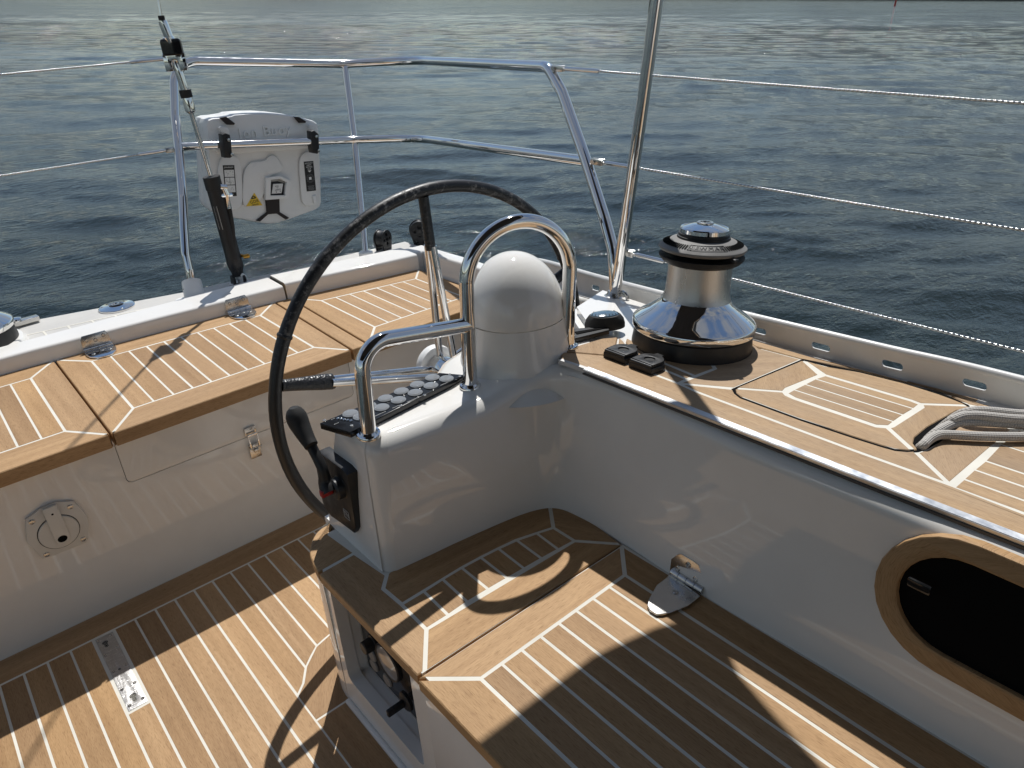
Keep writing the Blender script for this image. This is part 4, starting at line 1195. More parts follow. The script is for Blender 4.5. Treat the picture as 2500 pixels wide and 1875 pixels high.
# ------------------------------------------------------------------ two foot buttons, black button pod, black vent on the white ledge
def make_deck_button(c, label, hinge):
    t = thing('deck_button', label, 'deck switch', c, 'black deck buttons by the winch')
    n_ = Vector((0.09, 0, 1)).normalized()
    M0 = FR((0, 0, 0), hinge, z=n_)
    out = [(0.036 * math.cos(a), 0.030 + 0.0 * a if False else 0.036 * math.sin(a)) for a in [R(-12) + R(204) * k / 20 for k in range(21)]]
    out = [(x, y + 0.006) for x, y in out]
    body = [(-0.0335, -0.030), (0.0335, -0.030)] + out
    bm = bmesh.new(); plate(bm, [body], 0.017, M0 @ Matrix.Translation((0, 0, 0.0085)), 0.002); o = bm_obj('body', bm, 'black_plastic'); o.parent = t
    bm = bmesh.new()
    lidp = [(-0.031, -0.024), (0.031, -0.024)] + [(0.033 * math.cos(a), 0.033 * math.sin(a) + 0.006) for a in [R(0) + R(70) * k / 6 for k in range(7)]] + [(0.009, 0.048), (-0.009, 0.048)] + [(0.033 * math.cos(a), 0.033 * math.sin(a) + 0.006) for a in [R(110) + R(70) * k / 6 for k in range(7)]]
    plate(bm, [lidp, circ(0, 0.004, 0.0155, 24)], 0.008, M0 @ Matrix.Translation((0, 0, 0.0215)), 0.0018); o = bm_obj('cover', bm, 'black_plastic'); o.parent = t
    bm = bmesh.new(); lathe(bm, [(0.0160, 0.0180), (0.0150, 0.0215), (0.006, 0.0212), (0, 0.0210)], M0 @ Matrix.Translation((0, 0.004, 0)), 24); o = bm_obj('membrane', bm, 'black_rubber'); o.parent = t
    bm = bmesh.new(); tube(bm, [M0 @ Vector((-0.032, -0.029, 0.020)), M0 @ Vector((0.032, -0.029, 0.020))], 0.0042, 12); o = bm_obj('hinge', bm, 'black_plastic'); o.parent = t
    return t
hd = Vector((IN[0][0] - IN[1][0], IN[0][1] - IN[1][1], 0)) * -1
b1_ = make_deck_button((1.1238, 0.9849, 0.7966), 'black deck button with an open ring cover, the one nearer the grab rail', hd)
b1_.scale = (.86, .86, .86)
b2_ = copy_tree(b1_); b2_.location = (1.123, 0.9103, 0.7966); b2_['label'] = 'black deck button with an open ring cover, the one farther from the grab rail'
pd = thing('button_pod', 'black oval pod with a ribbed bluish top beside the winch on the white ledge', 'button pod', (1.231, 1.1174, 0.8))
pc = Vector(pd.location); pr_ = (0.0779, -0.061, 0); px = Vector((pr_[0], pr_[1], 0)); hl = px.length / 2; px.normalize()
Mp = FR(pc + Vector((0.0, 0.018, 0)), px, z=(0.05, 0, 1))
def oval(bm, prof, M, k=0.62):
    b2 = bmesh.new(); lathe(b2, prof, None, 40)
    for v in b2.verts: v.co.y *= k
    merge(bm, b2, M)
bm = bmesh.new(); oval(bm, [(hl, -.004), (hl * 1.0, 0.006), (hl * .93, 0.018), (hl * .78, 0.0275), (hl * .72, 0.0285), (0, 0.0285)], Mp); bm_obj('pod_body', bm, 'black_rubber', pd)
bm = bmesh.new()
oval(bm, [(hl * .72, 0.0275), (hl * .68, 0.031), (hl * .45, 0.034), (0, 0.0355)], Mp); bm_obj('pod_top', bm, 'button_blue', pd)
bm = bmesh.new()
for k in range(-4, 5):
    box(bm, (k * hl * .14, -.007, 0.0335 - abs(k) * .0005), (0.0012, hl * .5, 0.0022), Mp @ Matrix.Rotation(k * .09, 4, 'Z'))
bm_obj('pod_ribs', bm, 'black_rubber', pd)['kind'] = 'stuff'
vt = thing('black_rail_bracket', 'flat black bracket lying on the white ledge behind the hoop foot', 'bracket', (1.1664, 1.1484, 0.8))
VP = [(1.0889, 1.1639), (1.0772, 1.1479), (1.1182, 1.1266), (1.2064, 1.1004), (1.2173, 1.1113), (1.2052, 1.13), (1.1564, 1.1665), (1.1059, 1.1797)]
bm = bmesh.new(); m_ = curve_mesh([VP], 0.012, 0.0015); b2 = bmesh.new(); b2.from_mesh(m_); merge(bm, b2, Matrix.Translation((0, 0, 0.800))); bm_obj('bracket_body', bm, 'black_plastic', vt)
VQ = [(1.1415, 1.1498), (1.1946, 1.1237), (1.2091, 1.1101), (1.1356, 1.1365)]
bm = bmesh.new(); m_ = curve_mesh([VQ], 0.002, 0.0004); b2 = bmesh.new(); b2.from_mesh(m_); merge(bm, b2, Matrix.Translation((0, 0, 0.8068))); bm_obj('bracket_inlay', bm, 'black_hole', vt)

# ------------------------------------------------------------------ perforated toe rail
tr = thing('toe_rail', 'grey aluminium toe rail with oval slots along the edge of the side deck', 'toe rail', (1.49, 0.6, 0.77))
RT = [(1.522, 0.3287, 0.8215), (1.503, 0.5914, 0.8178), (1.488, 0.9379, 0.8099), (1.51, 1.2094, 0.7921), (1.575, 1.4987, 0.7571), (1.665, 1.8438, 0.7129)]
RBT = [(1.52, 0.3138, 0.7602), (1.501, 0.5796, 0.7552), (1.486, 0.9308, 0.7514), (1.508, 1.205, 0.7278), (1.573, 1.4971, 0.6884), (1.663, 1.8459, 0.6346)]
top_l = [Vector((1.56, -1.6, 0.826))] + [Vector((1.538, -0.4, 0.823))] + [Vector(p) for p in RT] + [Vector((1.76, 2.15, 0.640))]
bot_l = [Vector((1.558, -1.6, 0.760))] + [Vector((1.536, -0.4, 0.760))] + [Vector(p) for p in RBT] + [Vector((1.758, 2.15, 0.590))]
tl = catmull(top_l, 12); bl = catmull(bot_l, 12)
acc = [0.0]
for a, b in zip(bl, bl[1:]): acc.append(acc[-1] + (b - a).length)
def at_len(line, s):
    for i in range(len(acc) - 1):
        if s <= acc[i + 1]:
            f = (s - acc[i]) / max(1e-9, acc[i + 1] - acc[i]); return line[i].lerp(line[i + 1], f)
    return line[-1]
L_ = acc[-1]
# arc length where the first measured slot sits
def len_at_y(y):
    for i in range(len(bl) - 1):
        if (bl[i].y - y) * (bl[i + 1].y - y) <= 0: return acc[i] + (acc[i + 1] - acc[i]) * (y - bl[i].y) / (bl[i + 1].y - bl[i].y)
    return 0
s_ref = len_at_y(0.5547)
pit = abs(len_at_y(0.7116) - s_ref)
H0 = 0.052
spl = [[(0, 0), (L_, 0), (L_, 1), (0, 1)]]
HS = []
s = s_ref - 14 * pit
while s < L_ - .05:
    if s > 0.05: HS.append([(x, 0.46 + y / H0) for x, y in slot(s, 0, 0.044, 0.0125, 5)])
    s += pit
me = curve_mesh(spl + HS, 0.004)
bm = bmesh.new(); bm.from_mesh(me); bpy.data.meshes.remove(me)
for k in range(1, int(L_ / 0.06)):
    bmesh.ops.bisect_plane(bm, geom=bm.verts[:] + bm.edges[:] + bm.faces[:], plane_co=(k * 0.06, 0, 0), plane_no=(1, 0, 0))
for v in bm.verts:
    a = at_len(bl, min(max(v.co.x, 0), L_)); b = at_len(tl, min(max(v.co.x, 0), L_))
    p = a.lerp(b, v.co.y); v.co = p + Vector((v.co.z, 0, 0))
bm_obj('web', bm, 'aluminium', tr, 30)
bm = bmesh.new(); tube(bm, [p + Vector((0.001, 0, -0.001)) for p in tl], 0.0085, 14, flat=0.0065); bm_obj('bulb', bm, 'aluminium', tr)
bm = bmesh.new()
for i in range(0, len(bl) - 1):
    a = bl[i]; b = bl[i + 1]; d = b - a
    box(bm, (d.length / 2, 0, 0.0015), (d.length + .001, 0.030, 0.003), FR(a + Vector((-.012, 0, 0)), d, z=(0.09, 0, 1)))
bm_obj('foot', bm, 'aluminium', tr, 20)

# ------------------------------------------------------------------ stern pulpit and the tall pole
pu = thing('stern_pulpit', 'polished tubular stern rail with an upper and a middle tube', 'pulpit', (1.3, 2.6, 0.6))
PL = [(0.7846, 2.86, 0.6361), (0.7889, 2.865, 0.683), (0.7953, 2.88, 0.7428), (0.8208, 2.91, 0.8267), (0.8582, 2.95, 0.9377), (0.912, 3.03, 1.1024), (0.9463, 3.09, 1.2054), (0.9738, 3.13, 1.2845)]
PTL = (1.0191, 3.18, 1.3956)
PC1 = (1.9742, 2.95, 1.3244); PC2 = (1.67, 1.7784, 1.3383)
PM = (1.7173, 3.12, 1.3284)
LEG = [(1.645, 1.6941, 1.2713), (1.575, 1.5296, 1.1014), (1.52, 1.4011, 0.9539), (1.5, 1.3528, 0.8846), (1.49, 1.3386, 0.8423), (1.482, 1.3275, 0.7803)]
pts = [Vector(p) for p in PL[:-1]] + [Vector(PTL), Vector(PM), Vector(PC1), Vector(PC2)] + [Vector(p) for p in LEG]
rad = [0, .1, .1, .1, .1, .1, .1, 0.115, 0, 0.20, 0.085, .2, .2, .2, .1, .1, 0]
bm_tube('top_rail', fillet(pts, rad[:len(pts)], 10), 0.0168, 'chrome', pu, 20)
MB = (1.4881, 2.76, 0.6048)
MM = (1.6261, 2.965, 1.0341)
bm_tube('centre_leg', [MB, MM, Vector(PM) - Vector((0, 0, .004))], 0.0135, 'chrome', pu, 20)
M1 = (0.9247, 3.03, 1.1036); M2 = (1.8423, 2.8, 1.0255); M3 = (1.577, 1.5349, 1.0971)
MMid = (1.6225, 2.965, 1.0363)
bm_tube('middle_rail', fillet([M1, MMid, M2, M3], [0, .3, 0.25, 0], 10), 0.0155, 'chrome', pu, 20)
bm = bmesh.new(); lathe(bm, [(0.030, -.05), (0.030, 0.003), (0.024, 0.007), (0.013, 0.009), (0, 0.009)], Matrix.Translation(MB), 28); bm_obj('foot_plate', bm, 'white_plastic', pu)
sk = thing('stanchion_socket', 'white moulded socket on the after deck holding the left leg of the stern rail', 'socket', (0.7708, 2.8199, 0.575))
S0 = Vector(sk.location); S1_ = Vector(PL[0])
dv = (S1_ - S0); S0b = S0
bm = bmesh.new()
lathe(bm, [(0.039, 0.0), (0.037, 0.035), (0.0355, dv.length - .004), (0.0345, dv.length + .006), (0.027, dv.length + .007), (0.0195, dv.length - .004), (0.0165, dv.length - .015), (0, dv.length - .015)], AX(S0b, dv), 32); bm_obj('cup', bm, 'white_plastic', sk)
bm = bmesh.new()
plate(bm, [rrect(-.075, -.032, .075, .040, .02)], 0.014, Matrix.Translation(S0 + Vector((0.01, 0.0, 0.006))) @ Matrix.Rotation(-.12, 4, 'Z'), 0.003); bm_obj('base', bm, 'white_plastic', sk)
bm = bmesh.new(); lathe(bm, [(0.006, 0), (0.006, 0.005), (0.003, 0.006), (0, .006)], AX(S0 + dv * .75 + Vector((-.031, -.006, 0)), (-1, -.2, 0)), 12); bm_obj('grub_screw', bm, 'steel', sk)

PB = (1.482, 1.3212, 0.7683)
PTOP = (1.48, 1.2087, 1.5055)
po = thing('tall_pole', 'tall polished steel pole rising out of the top of the picture beside the toe rail', 'pole', PB)
pd_ = Vector(PTOP) - Vector(PB)
up_ = Vector(PTOP) + pd_.normalized() * 1.9
bm_tube('tube', catmull([Vector(PB) + Vector((.000, .012, -.02)), (1.482, 1.3132, 0.8438), (1.481, 1.2951, 0.9569), (1.48, 1.2638, 1.1477), PTOP, up_], 4), 0.0160, 'chrome', po, 24)
bm = bmesh.new(); lathe(bm, [(0.034, -.004), (0.034, .004), (0.024, .008), (0.018, .02), (0, .02)], AX(Vector(PB) + Vector((0, .01, -.016)), (.09, 0, 1)), 28); bm_obj('foot', bm, 'steel', po)
ey = Vector((1.484, 1.2967, 0.7602))
bm = bmesh.new(); tube(bm, [ey + Vector((-.004, 0.017 * math.cos(a), 0.018 * math.sin(a))) for a in [2 * math.pi * k / 24 for k in range(24)]], 0.005, 10, True); bm_obj('eye', bm, 'steel', po)

# ------------------------------------------------------------------ lifelines with their swaged terminals
def lifeline(label, a, b, term, r=0.0030, grp='wire lifelines', far=None, sag=0.0):
    a = Vector(a); b = Vector(b); d = (b - a).normalized()
    t = thing('lifeline', label, 'lifeline', a, grp)
    t1 = a + d * term
    far = far or b + d * 1.2
    nseg = 14
    pts = []
    for k in range(nseg + 1):
        f = k / nseg; p = t1.lerp(Vector(far), f); p.z -= sag * 4 * f * (1 - f); pts.append(p)
    bm_tube('wire', pts, r, 'wire_strand', t, 12)
    bm = bmesh.new()
    tube(bm, [a + d * 0.034, a + d * 0.045, a + d * 0.047, t1 - d * .002, t1], [0.0042, 0.0042, 0.0062, 0.0062, 0.0040], 16)
    tube(bm, [a + d * 0.026, a + d * 0.036], [0.0075, 0.0055], 14)
    bm_obj('terminal', bm, 'chrome', t)
    bm = bmesh.new()
    x = d; z = Vector((0, 0, 1))
    for s in (-1, 1):
        box(bm, (0.018, s * 0.0062, 0), (0.040, 0.003, 0.017), FR(a, x, z=z), 0.001)
    b2 = bmesh.new(); lathe(b2, [(0.0045, -0.011), (0.0045, 0.011)], AX(a + d * 0.006, d.cross(z)), 12); merge(bm, b2)
    b2 = bmesh.new(); lathe(b2, [(0.0065, 0.011), (0.0065, 0.0135), (0, .0135)], AX(a + d * 0.006, d.cross(z)), 12); merge(bm, b2)
    bm_obj('clevis', bm, 'steel', t)
    return t
lifeline('upper wire lifeline running right from the top corner of the stern rail', (1.662, 1.7448, 1.336), (1.84, 0.5355, 1.2753), 0.165, sag=0.004)
lifeline('middle wire lifeline running right from the joint of the middle rail', (1.572, 1.4991, 1.1014), (1.76, 0.4554, 1.0404), 0.155, sag=0.004)
lifeline('lowest wire lifeline, passing behind the winch', (1.492, 1.3109, 0.8899), (1.6, 0.3603, 0.8504), 0.135, sag=0.006)
lifeline('upper wire lifeline leaving the left end of the stern rail across the water', (1.04, 3.18, 1.4041), (0.4453, 3.22, 1.3976), 0.175, sag=0.002)
lifeline('lower wire lifeline leaving the left leg of the stern rail across the water', (0.9047, 3.04, 1.0966), (0.3263, 3.08, 1.0939), 0.135, sag=0.004)

# ------------------------------------------------------------------ backstay with its hydraulic tensioner
bk = thing('backstay_tensioner', 'backstay with a black hydraulic tensioner cylinder standing before the white rescue case', 'backstay', (0.9753, 2.88, 0.5803))
def Q(*p): return p
BK = [(0.9225, 2.88, 1.6169), (0.9171, 2.88, 1.546), (0.9172, 2.88, 1.5311), (0.923, 2.88, 1.4803), (0.9283, 2.88, 1.4634), (0.9278, 2.88, 1.4025), (0.9328, 2.88, 1.3558), (0.9372, 2.88, 1.3056), (0.9392, 2.88, 1.2505), (0.9507, 2.88, 1.0435), (0.9565, 2.88, 0.9975)]
BV = [Vector(p) for p in BK]
bm_tube('rod', [BV[0] + (BV[0] - BV[1]) * 30, BV[0], BV[1]], 0.0048, 'chrome', bk, 14)
bm = bmesh.new(); tube(bm, [BV[1], BV[2]], 0.0105, 18); bm_obj('rubber_collar', bm, 'black_rubber', bk)
bm = bmesh.new(); d = (BV[4] - BV[2]).normalized(); tube(bm, [BV[2], BV[2] + d * .012, BV[2] + d * .05, BV[3], BV[4]], [0.0135, 0.0150, 0.0150, 0.0185, 0.0185], 22); bm_obj('swage_body', bm, 'chrome', bk)
Mx = FR(BV[4], (0.9, -0.43, 0), (BV[5] - BV[4]))
l1 = (BV[5] - BV[4]).length
bm = bmesh.new(); plate(bm, [rrect(-.030, -.008, .030, l1 - .022, .006)], 0.036, Mx, 0.003); bm_obj('toggle_block', bm, 'black_gloss', bk)
bm = bmesh.new()
fk = [(-.034, l1 - .025), (.034, l1 - .025), (.034, l1 + .028), (.013, l1 + .028), (.013, l1 + .006)] + [(0.013 * math.cos(R(a)), l1 + .006 + 0.013 * math.sin(R(a))) for a in (-30, -60, -90, -120, -150)] + [(-.013, l1 + .006), (-.013, l1 + .028), (-.034, l1 + .028)]
plate(bm, [fk], 0.030, Mx, 0.002); bm_obj('fork', bm, 'chrome', bk)
bm = bmesh.new(); d = (BV[7] - BV[5]).normalized(); tube(bm, [BV[5] - d * .002, BV[5] + d * .02, BV[6], BV[7]], [0.0080, 0.0125, 0.0135, 0.0145], 20); bm_obj('screw_tube', bm, 'chrome', bk)
bm = bmesh.new(); d = (BV[8] - BV[7]).normalized(); tube(bm, [BV[7] - d * .004, BV[7] - d * .004, BV[7] + d * .022, BV[7] + d * .022], [.012, 0.0205, 0.0205, .012], 22); bm_obj('black_clamp', bm, 'black_rubber', bk)
bm = bmesh.new(); tube(bm, [BV[7] + d * .02, BV[8] - d * .012, BV[8] + d * .012, BV[8] + d * .02], [0.0155, 0.0185, 0.0185, 0.011], 20); bm_obj('end_fitting', bm, 'chrome', bk)
CY0 = Vector((0.9575, 2.88, 1.0019)); CY1 = Vector((0.9708, 2.88, 0.6416)); CY2 = Vector((0.9672, 2.88, 0.5824))
d = (CY1 - CY0).normalized()
bm = bmesh.new(); tube(bm, [BV[8] + d * .01, CY0 + d * .03], 0.0085, 18); bm_obj('piston_rod', bm, 'chrome', bk)
bm = bmesh.new(); tube(bm, [CY0 - d * .002, CY0 - d * .002, CY0 + d * 0.045, CY0 + d * .047, CY1 - d * .06, CY1 - d * .056, CY1 - d * .005, CY1 + d * .008, CY1 + d * .03], [.018, 0.0315, 0.0315, 0.0290, 0.0290, 0.0300, 0.0295, 0.024, 0.021], 26); bm_obj('cylinder', bm, 'black_plastic', bk, 30)
lw = Vector((0, 0, 1)).cross(d).normalized(); 
bm = bmesh.new()
for k in range(8):
    box(bm, (0, 0, 0), (0.001, 0.0010, 0.09), Matrix.Translation(CY0 + d * .15 + Vector((-0.0262 + k * .0012, -.0118 - k * .0016, 0))) @ Vector((0, 0, 1)).rotation_difference(d).to_matrix().to_4x4())
bm_obj('label_strip', bm, 'grey_print', bk)
for s in (-1, 1):
    bm = bmesh.new(); M = FR(CY2 + Vector((s * 0.018, s * -.008, 0)), (0, .3, -1), (0.9, -.43, 0) if False else (0, 1, .3)); plate(bm, [rrect(-.034, -.018, .034, .018, .015)], 0.009, M, 0.001); bm_obj('cheek', bm, 'black_plastic', bk)
bm = bmesh.new(); b2 = bmesh.new(); lathe(b2, [(0.0085, -.036), (0.0085, .036)], AX(CY2 + Vector((0, 0, -.008)), (0.9, -.43, 0)), 16); merge(bm, b2); bm_obj('clevis_pin', bm, 'steel', bk)
CHB = Vector((0.987, 2.88, 0.5334))
bm = bmesh.new()
tube(bm, catmull([CY2 + Vector((0.004, -.004, .03)), (0.9822, 2.875, 0.5969), CHB], 6), 0.0115, 16, flat=.022)
bm_obj('chainplate', bm, 'white_plastic', bk)
bm = bmesh.new(); e = Vector((1.0081, 2.86, 0.6854)); lathe(bm, [(0.0085, 0), (0.0085, .02), (0.005, .024), (0, .024)], AX(e + Vector((-.006, 0, 0)), (.95, -.3, 0)), 14); tube(bm, [CY1 + Vector((.02, 0, .05)), e], .006, 10); bm_obj('bleed_valve', bm, 'bronze', bk)
hz = [(0.9857, 2.86, 0.9613), (0.9916, 2.86, 0.9325), (0.9903, 2.86, 0.9), (0.9895, 2.86, 0.8624), (0.9845, 2.86, 0.7995), (0.9732, 2.86, 0.7369), (0.9632, 2.86, 0.6729), (0.9651, 2.86, 0.6303)]
bm_tube('hose', catmull(hz[2:], 6), 0.0085, 'black_rubber', bk, 14)
bm = bmesh.new(); a0, a1, a2 = Vector(hz[0]), Vector(hz[1]), Vector(hz[2]); tube(bm, [a0 + Vector((-.012, 0, .004)), a0 + Vector((.012, 0, -.002))], [.011, .011], 12); tube(bm, [a0, a1], [0.0105, 0.0125], 12); tube(bm, [a1, a1 + (a2 - a1) * .3, a2 + (a2 - a1) * .6], [0.0125, 0.009, .0105], 12); tube(bm, [a1 + Vector((-.022, 0, .0)), a1 + Vector((.02, 0, -.004))], [.008, .008], 10); bm_obj('hose_fitting', bm, 'chrome', bk)

# ------------------------------------------------------------------ white rescue case clamped to the middle rail
ca = thing('rescue_case', 'white man overboard rescue case clamped to the middle tube of the stern rail', 'rescue case', (1.27, 3.1, 0.78))
YC = 3.045
def jp(*pts): return pts
OUT = [(1.0553, 1.163), (1.0615, 1.1721), (1.0742, 1.1748), (1.1027, 1.1732), (1.1494, 1.1745), (1.1627, 1.178), (1.2191, 1.1755), (1.2826, 1.1692), (1.3402, 1.1593), (1.3986, 1.1455), (1.4245, 1.1363), (1.4507, 1.1275), (1.4839, 1.1156), (1.4964, 1.1063), (1.499, 1.0919), (1.4868, 1.0004), (1.4704, 0.8862), (1.4544, 0.7891), (1.4473, 0.7753), (1.431, 0.7683), (1.3331, 0.7561), (1.2888, 0.7502), (1.2392, 0.7489), (1.2186, 0.7506), (1.1862, 0.7601), (1.1061, 0.793), (1.0552, 0.813), (1.0123, 0.8343), (1.0016, 0.8489), (1.0014, 0.8675), (1.0202, 0.9643), (1.035, 1.0507), (1.0496, 1.1296)]
TILT = Matrix.Rotation(R(3), 4, 'X')
bm = bmesh.new(); plate(bm, [OUT], 0.10, FR((0, YC + 0.055, 0), (1, 0, 0), (0, 0, 1)), 0.012); bm_obj('front_shell', bm, 'white_plastic', ca)
cx = sum(p[0] for p in OUT) / len(OUT); cz_ = sum(p[1] for p in OUT) / len(OUT)
bk_out = [(cx + (x - cx) * 0.985, cz_ + (z - cz_) * 0.99) for x, z in OUT]
bm = bmesh.new(); plate(bm, [bk_out], 0.07, FR((0.0, YC + 0.125, 0.004), (1, 0, 0), (0, 0, 1)), 0.012); bm_obj('back_shell', bm, 'white_plastic', ca)
# moulded relief of the front: raised fields round a sunken middle
def field(pts, d, name='moulding', mat='white_plastic', y=None, bev=0.006, holes=(), smooth=True):
    if not holes and smooth: pts = smooth_loop(pts)
    bm = bmesh.new(); plate(bm, [pts] + list(holes), d, FR((0, (y if y is not None else YC) - d / 2 + 0.004, 0), (1, 0, 0), (0, 0, 1)), bev); return bm_obj(name, bm, mat, ca)
field([(1.0558, 1.1004), (1.4839, 1.0552), (1.4874, 1.0452), (1.4639, 1.0265), (1.3862, 1.0285), (1.1565, 1.0504), (1.0641, 1.0584), (1.052, 1.0719)][:], 0.014)
field([(1.06, 1.0414), (1.1126, 1.0392), (1.1362, 1.0177), (1.1129, 0.8746), (1.0932, 0.8314), (1.0232, 0.8484), (1.0211, 0.892)][:], 0.012)
field([(1.3958, 0.9894), (1.4381, 1.005), (1.4761, 0.9961), (1.4447, 0.795), (1.3722, 0.7824), (1.379, 0.8702)][:], 0.012)
field([(1.1583, 1.0021), (1.2415, 0.9918), (1.2662, 1.0126), (1.2887, 1.0075), (1.3004, 0.9824), (1.3113, 0.9524), (1.2304, 0.9409), (1.206, 0.8602), (1.1196, 0.8324), (1.1185, 0.8705)][:], 0.010)
HSE = [(1.2255, 0.934), (1.2862, 0.9314), (1.3337, 0.9009), (1.319, 0.881), (1.3048, 0.8383), (1.2071, 0.8498)]
HSI = [(1.2424, 0.9264), (1.2829, 0.9241), (1.3131, 0.9029), (1.3045, 0.8868), (1.293, 0.8487), (1.2262, 0.8596)]
field(HSE, 0.026, 'pocket_frame', holes=[HSI], bev=.002)
field(HSI, 0.004, 'pocket', 'grey_print', bev=0.0005, smooth=False)
field([(1.2398, 0.9064), (1.277, 0.9045), (1.3021, 0.8921), (1.2919, 0.8521), (1.227, 0.8601)], 0.010, 'handle', 'black_plastic', smooth=False)
TG = [(1.255, 0.9033), (1.2968, 0.8975), (1.2823, 0.8617), (1.2402, 0.8663)]
field(TG, 0.012, 'tag', 'white_print', y=YC - .003, bev=.0004, smooth=False)
bm = bmesh.new(); M = FR(((TG[0][0] + TG[2][0]) / 2, YC - .0118, (TG[0][1] + TG[2][1]) / 2), (1, 0, .04), (0.05, 0, 1))
for k, (wd, sz) in enumerate((('PULL', .0075), ('TO', .006), ('OPERATE', .0062))): text(bm, wd, sz, 0.0006, M @ Matrix.Translation((0, .010 - .0075 * k, 0)))
for s in (-1, 1): box(bm, (s * .009, -.0125, 0), (.0028, .0045, .0006), M)
bm_obj('tag_lettering', bm, 'black_print', ca)
field([(1.212, 0.8489), (1.2702, 0.84), (1.2596, 0.7818), (1.2472, 0.781), (1.2068, 0.786)], 0.010, 'strap', 'webbing', bev=.001, smooth=False)
for q in ([(1.2065, 0.7926), (1.2083, 0.785), (1.1676, 0.7632), (1.1554, 0.769)], [(1.2591, 0.7845), (1.2966, 0.751), (1.2823, 0.7473), (1.2502, 0.7788)]): field(q, 0.008, 'strap_tail', 'webbing', bev=.001, smooth=False)
for q in ([(1.0975, 1.1849), (1.1208, 1.1863), (1.1483, 1.1586), (1.1443, 1.1548), (1.1188, 1.1586)], [(1.4044, 1.1518), (1.4243, 1.1478), (1.4501, 1.1279), (1.4457, 1.1238), (1.4203, 1.128)]): field(q, 0.012, 'closing_strap', 'webbing', bev=.001, smooth=False)
for q in ([(1.0797, 1.1551), (1.1146, 1.1471), (1.1131, 1.1213), (1.094, 1.1254)], [(1.4526, 1.1138), (1.4824, 1.1121), (1.484, 1.0833), (1.4683, 1.0854)]): field(q, 0.022, 'clamp_ramp', bev=.003)
# rail clamps
for q in ([(1.0664, 1.1319), (1.0759, 1.1342), (1.0894, 1.1273), (1.088, 1.1019), (1.0807, 1.0513), (1.0737, 1.0477), (1.0577, 1.0508), (1.0599, 1.0832)], [(1.4335, 1.094), (1.4443, 1.0956), (1.4588, 1.0799), (1.4495, 1.0133), (1.4413, 1.0077), (1.4263, 1.0121), (1.4267, 1.0414)]):
    bm = bmesh.new(); plate(bm, [q], 0.045, FR((0, 2.985, 0), (1, 0, 0), (0, 0, 1)), 0.003); bm_obj('rail_clamp', bm, 'black_plastic', ca)
    cxq = sum(p[0] for p in q) / len(q)
    zs_ = [p[1] for p in q]
    bm = bmesh.new()
    for zz in (max(zs_) - .022, min(zs_) + .010):
        b2 = bmesh.new(); lathe(b2, [(0.0065, 0), (0.0065, .007), (0.003, .008), (0, .008)], AX((cxq + .006, 2.962, zz), (0.2, -1, 0)), 12); merge(bm, b2)
    bm_obj('clamp_bolts', bm, 'steel', ca)
# printed labels
def label_plate(Q4, fn, name):
    a, b, c, d4 = [Vector((p[0], YC - .009, p[1])) for p in Q4]
    xx = (b - a); hh = (d4 - a)
    M = FR((a + b + c + d4) / 4, xx, (-hh)); w, h = xx.length, hh.length
    bm = bmesh.new(); box(bm, (0, 0, 0), (w, h, 0.0012), M); o = bm_obj(name, bm, 'black_print', ca)
    fn(M @ Matrix.Translation((0, 0, 0.0008)), w, h, o)
def left_label(M, w, h, o):
    bm = bmesh.new()
    text(bm, 'JON BUOY', w * .17, .0004, M @ Matrix.Translation((0, h * .43, 0)))
    for k, yy in enumerate((.24, -.01, -.26)):
        if k == 1:
            for s in (-1, 1): box(bm, (s * w * .215, yy * h, 0), (w * .40, h * .225, .0004), M)
        else: box(bm, (0, yy * h, 0), (w * .84, h * .225, .0004), M)
    text(bm, 'JON BUOY', w * .10, .0004, M @ Matrix.Translation((0, -h * .44, 0)))
    bm_obj('print', bm, 'white_print', o)
    bm = bmesh.new(); rr = random.Random(2)
    for yy in (.24, -.01, -.26):
        for s in (-.28, -.12, .1, .27):
            for j in range(3):
                box(bm, (w * (s + rr.uniform(-.05, .05)), h * (yy + rr.uniform(-.07, .07)), .0003), (w * rr.uniform(.02, .10), h * rr.uniform(.006, .03), .0004), M @ Matrix.Rotation(0, 4, 'Z'))
    bm_obj('pictograms', bm, 'grey_print', o)
def right_label(M, w, h, o):
    bm = bmesh.new()
    for k, s in enumerate(('JON BUOY', 'NEXT', 'SERVICE', 'DUE')): text(bm, s, w * (.17 if k == 0 else .19), .0004, M @ Matrix.Translation((0, h * (.44 - .065 * k), 0)))
    plate(bm, [[(-w * .2, h * .195), (w * .2, h * .195), (0, h * .135)]], .0004, M)
    box(bm, (0, -h * .07, 0), (w * .26, w * .26, .0004), M)
    bm_obj('print', bm, 'white_print', o)
    bm = bmesh.new()
    for k in range(24):
        a = 2 * math.pi * k / 24
        for rr in (.30, .40): box(bm, (w * rr * math.cos(a), -h * .07 + w * rr * math.sin(a), 0), (w * .028, w * .028, .0004), M)
    for k in range(4): box(bm, (0, -h * (.33 + .04 * k), 0), (w * (.7 - .1 * (k % 2)), h * .008, .0004), M)
    bm_obj('dial', bm, 'grey_print', o)
label_plate([(1.0642, 1.011), (1.1098, 1.0043), (1.0894, 0.8852), (1.0501, 0.8908)], left_label, 'instruction_label')
label_plate([(1.4095, 0.9702), (1.4531, 0.9665), (1.4415, 0.8429), (1.3939, 0.8467)], right_label, 'service_label')
TRI = [(1.1676, 0.8837), (1.1908, 0.8269), (1.1221, 0.8363)]
bm = bmesh.new(); plate(bm, [TRI], 0.0012, FR((0, YC - .0075, 0), (1, 0, 0), (0, 0, 1))); wl = bm_obj('warning_label', bm, 'yellow_print', ca)
tcx, tcz = sum(p[0] for p in TRI) / 3, sum(p[1] for p in TRI) / 3
M = FR((tcx, YC - .0084, tcz), (1, 0, .04), (-.04, 0, 1))
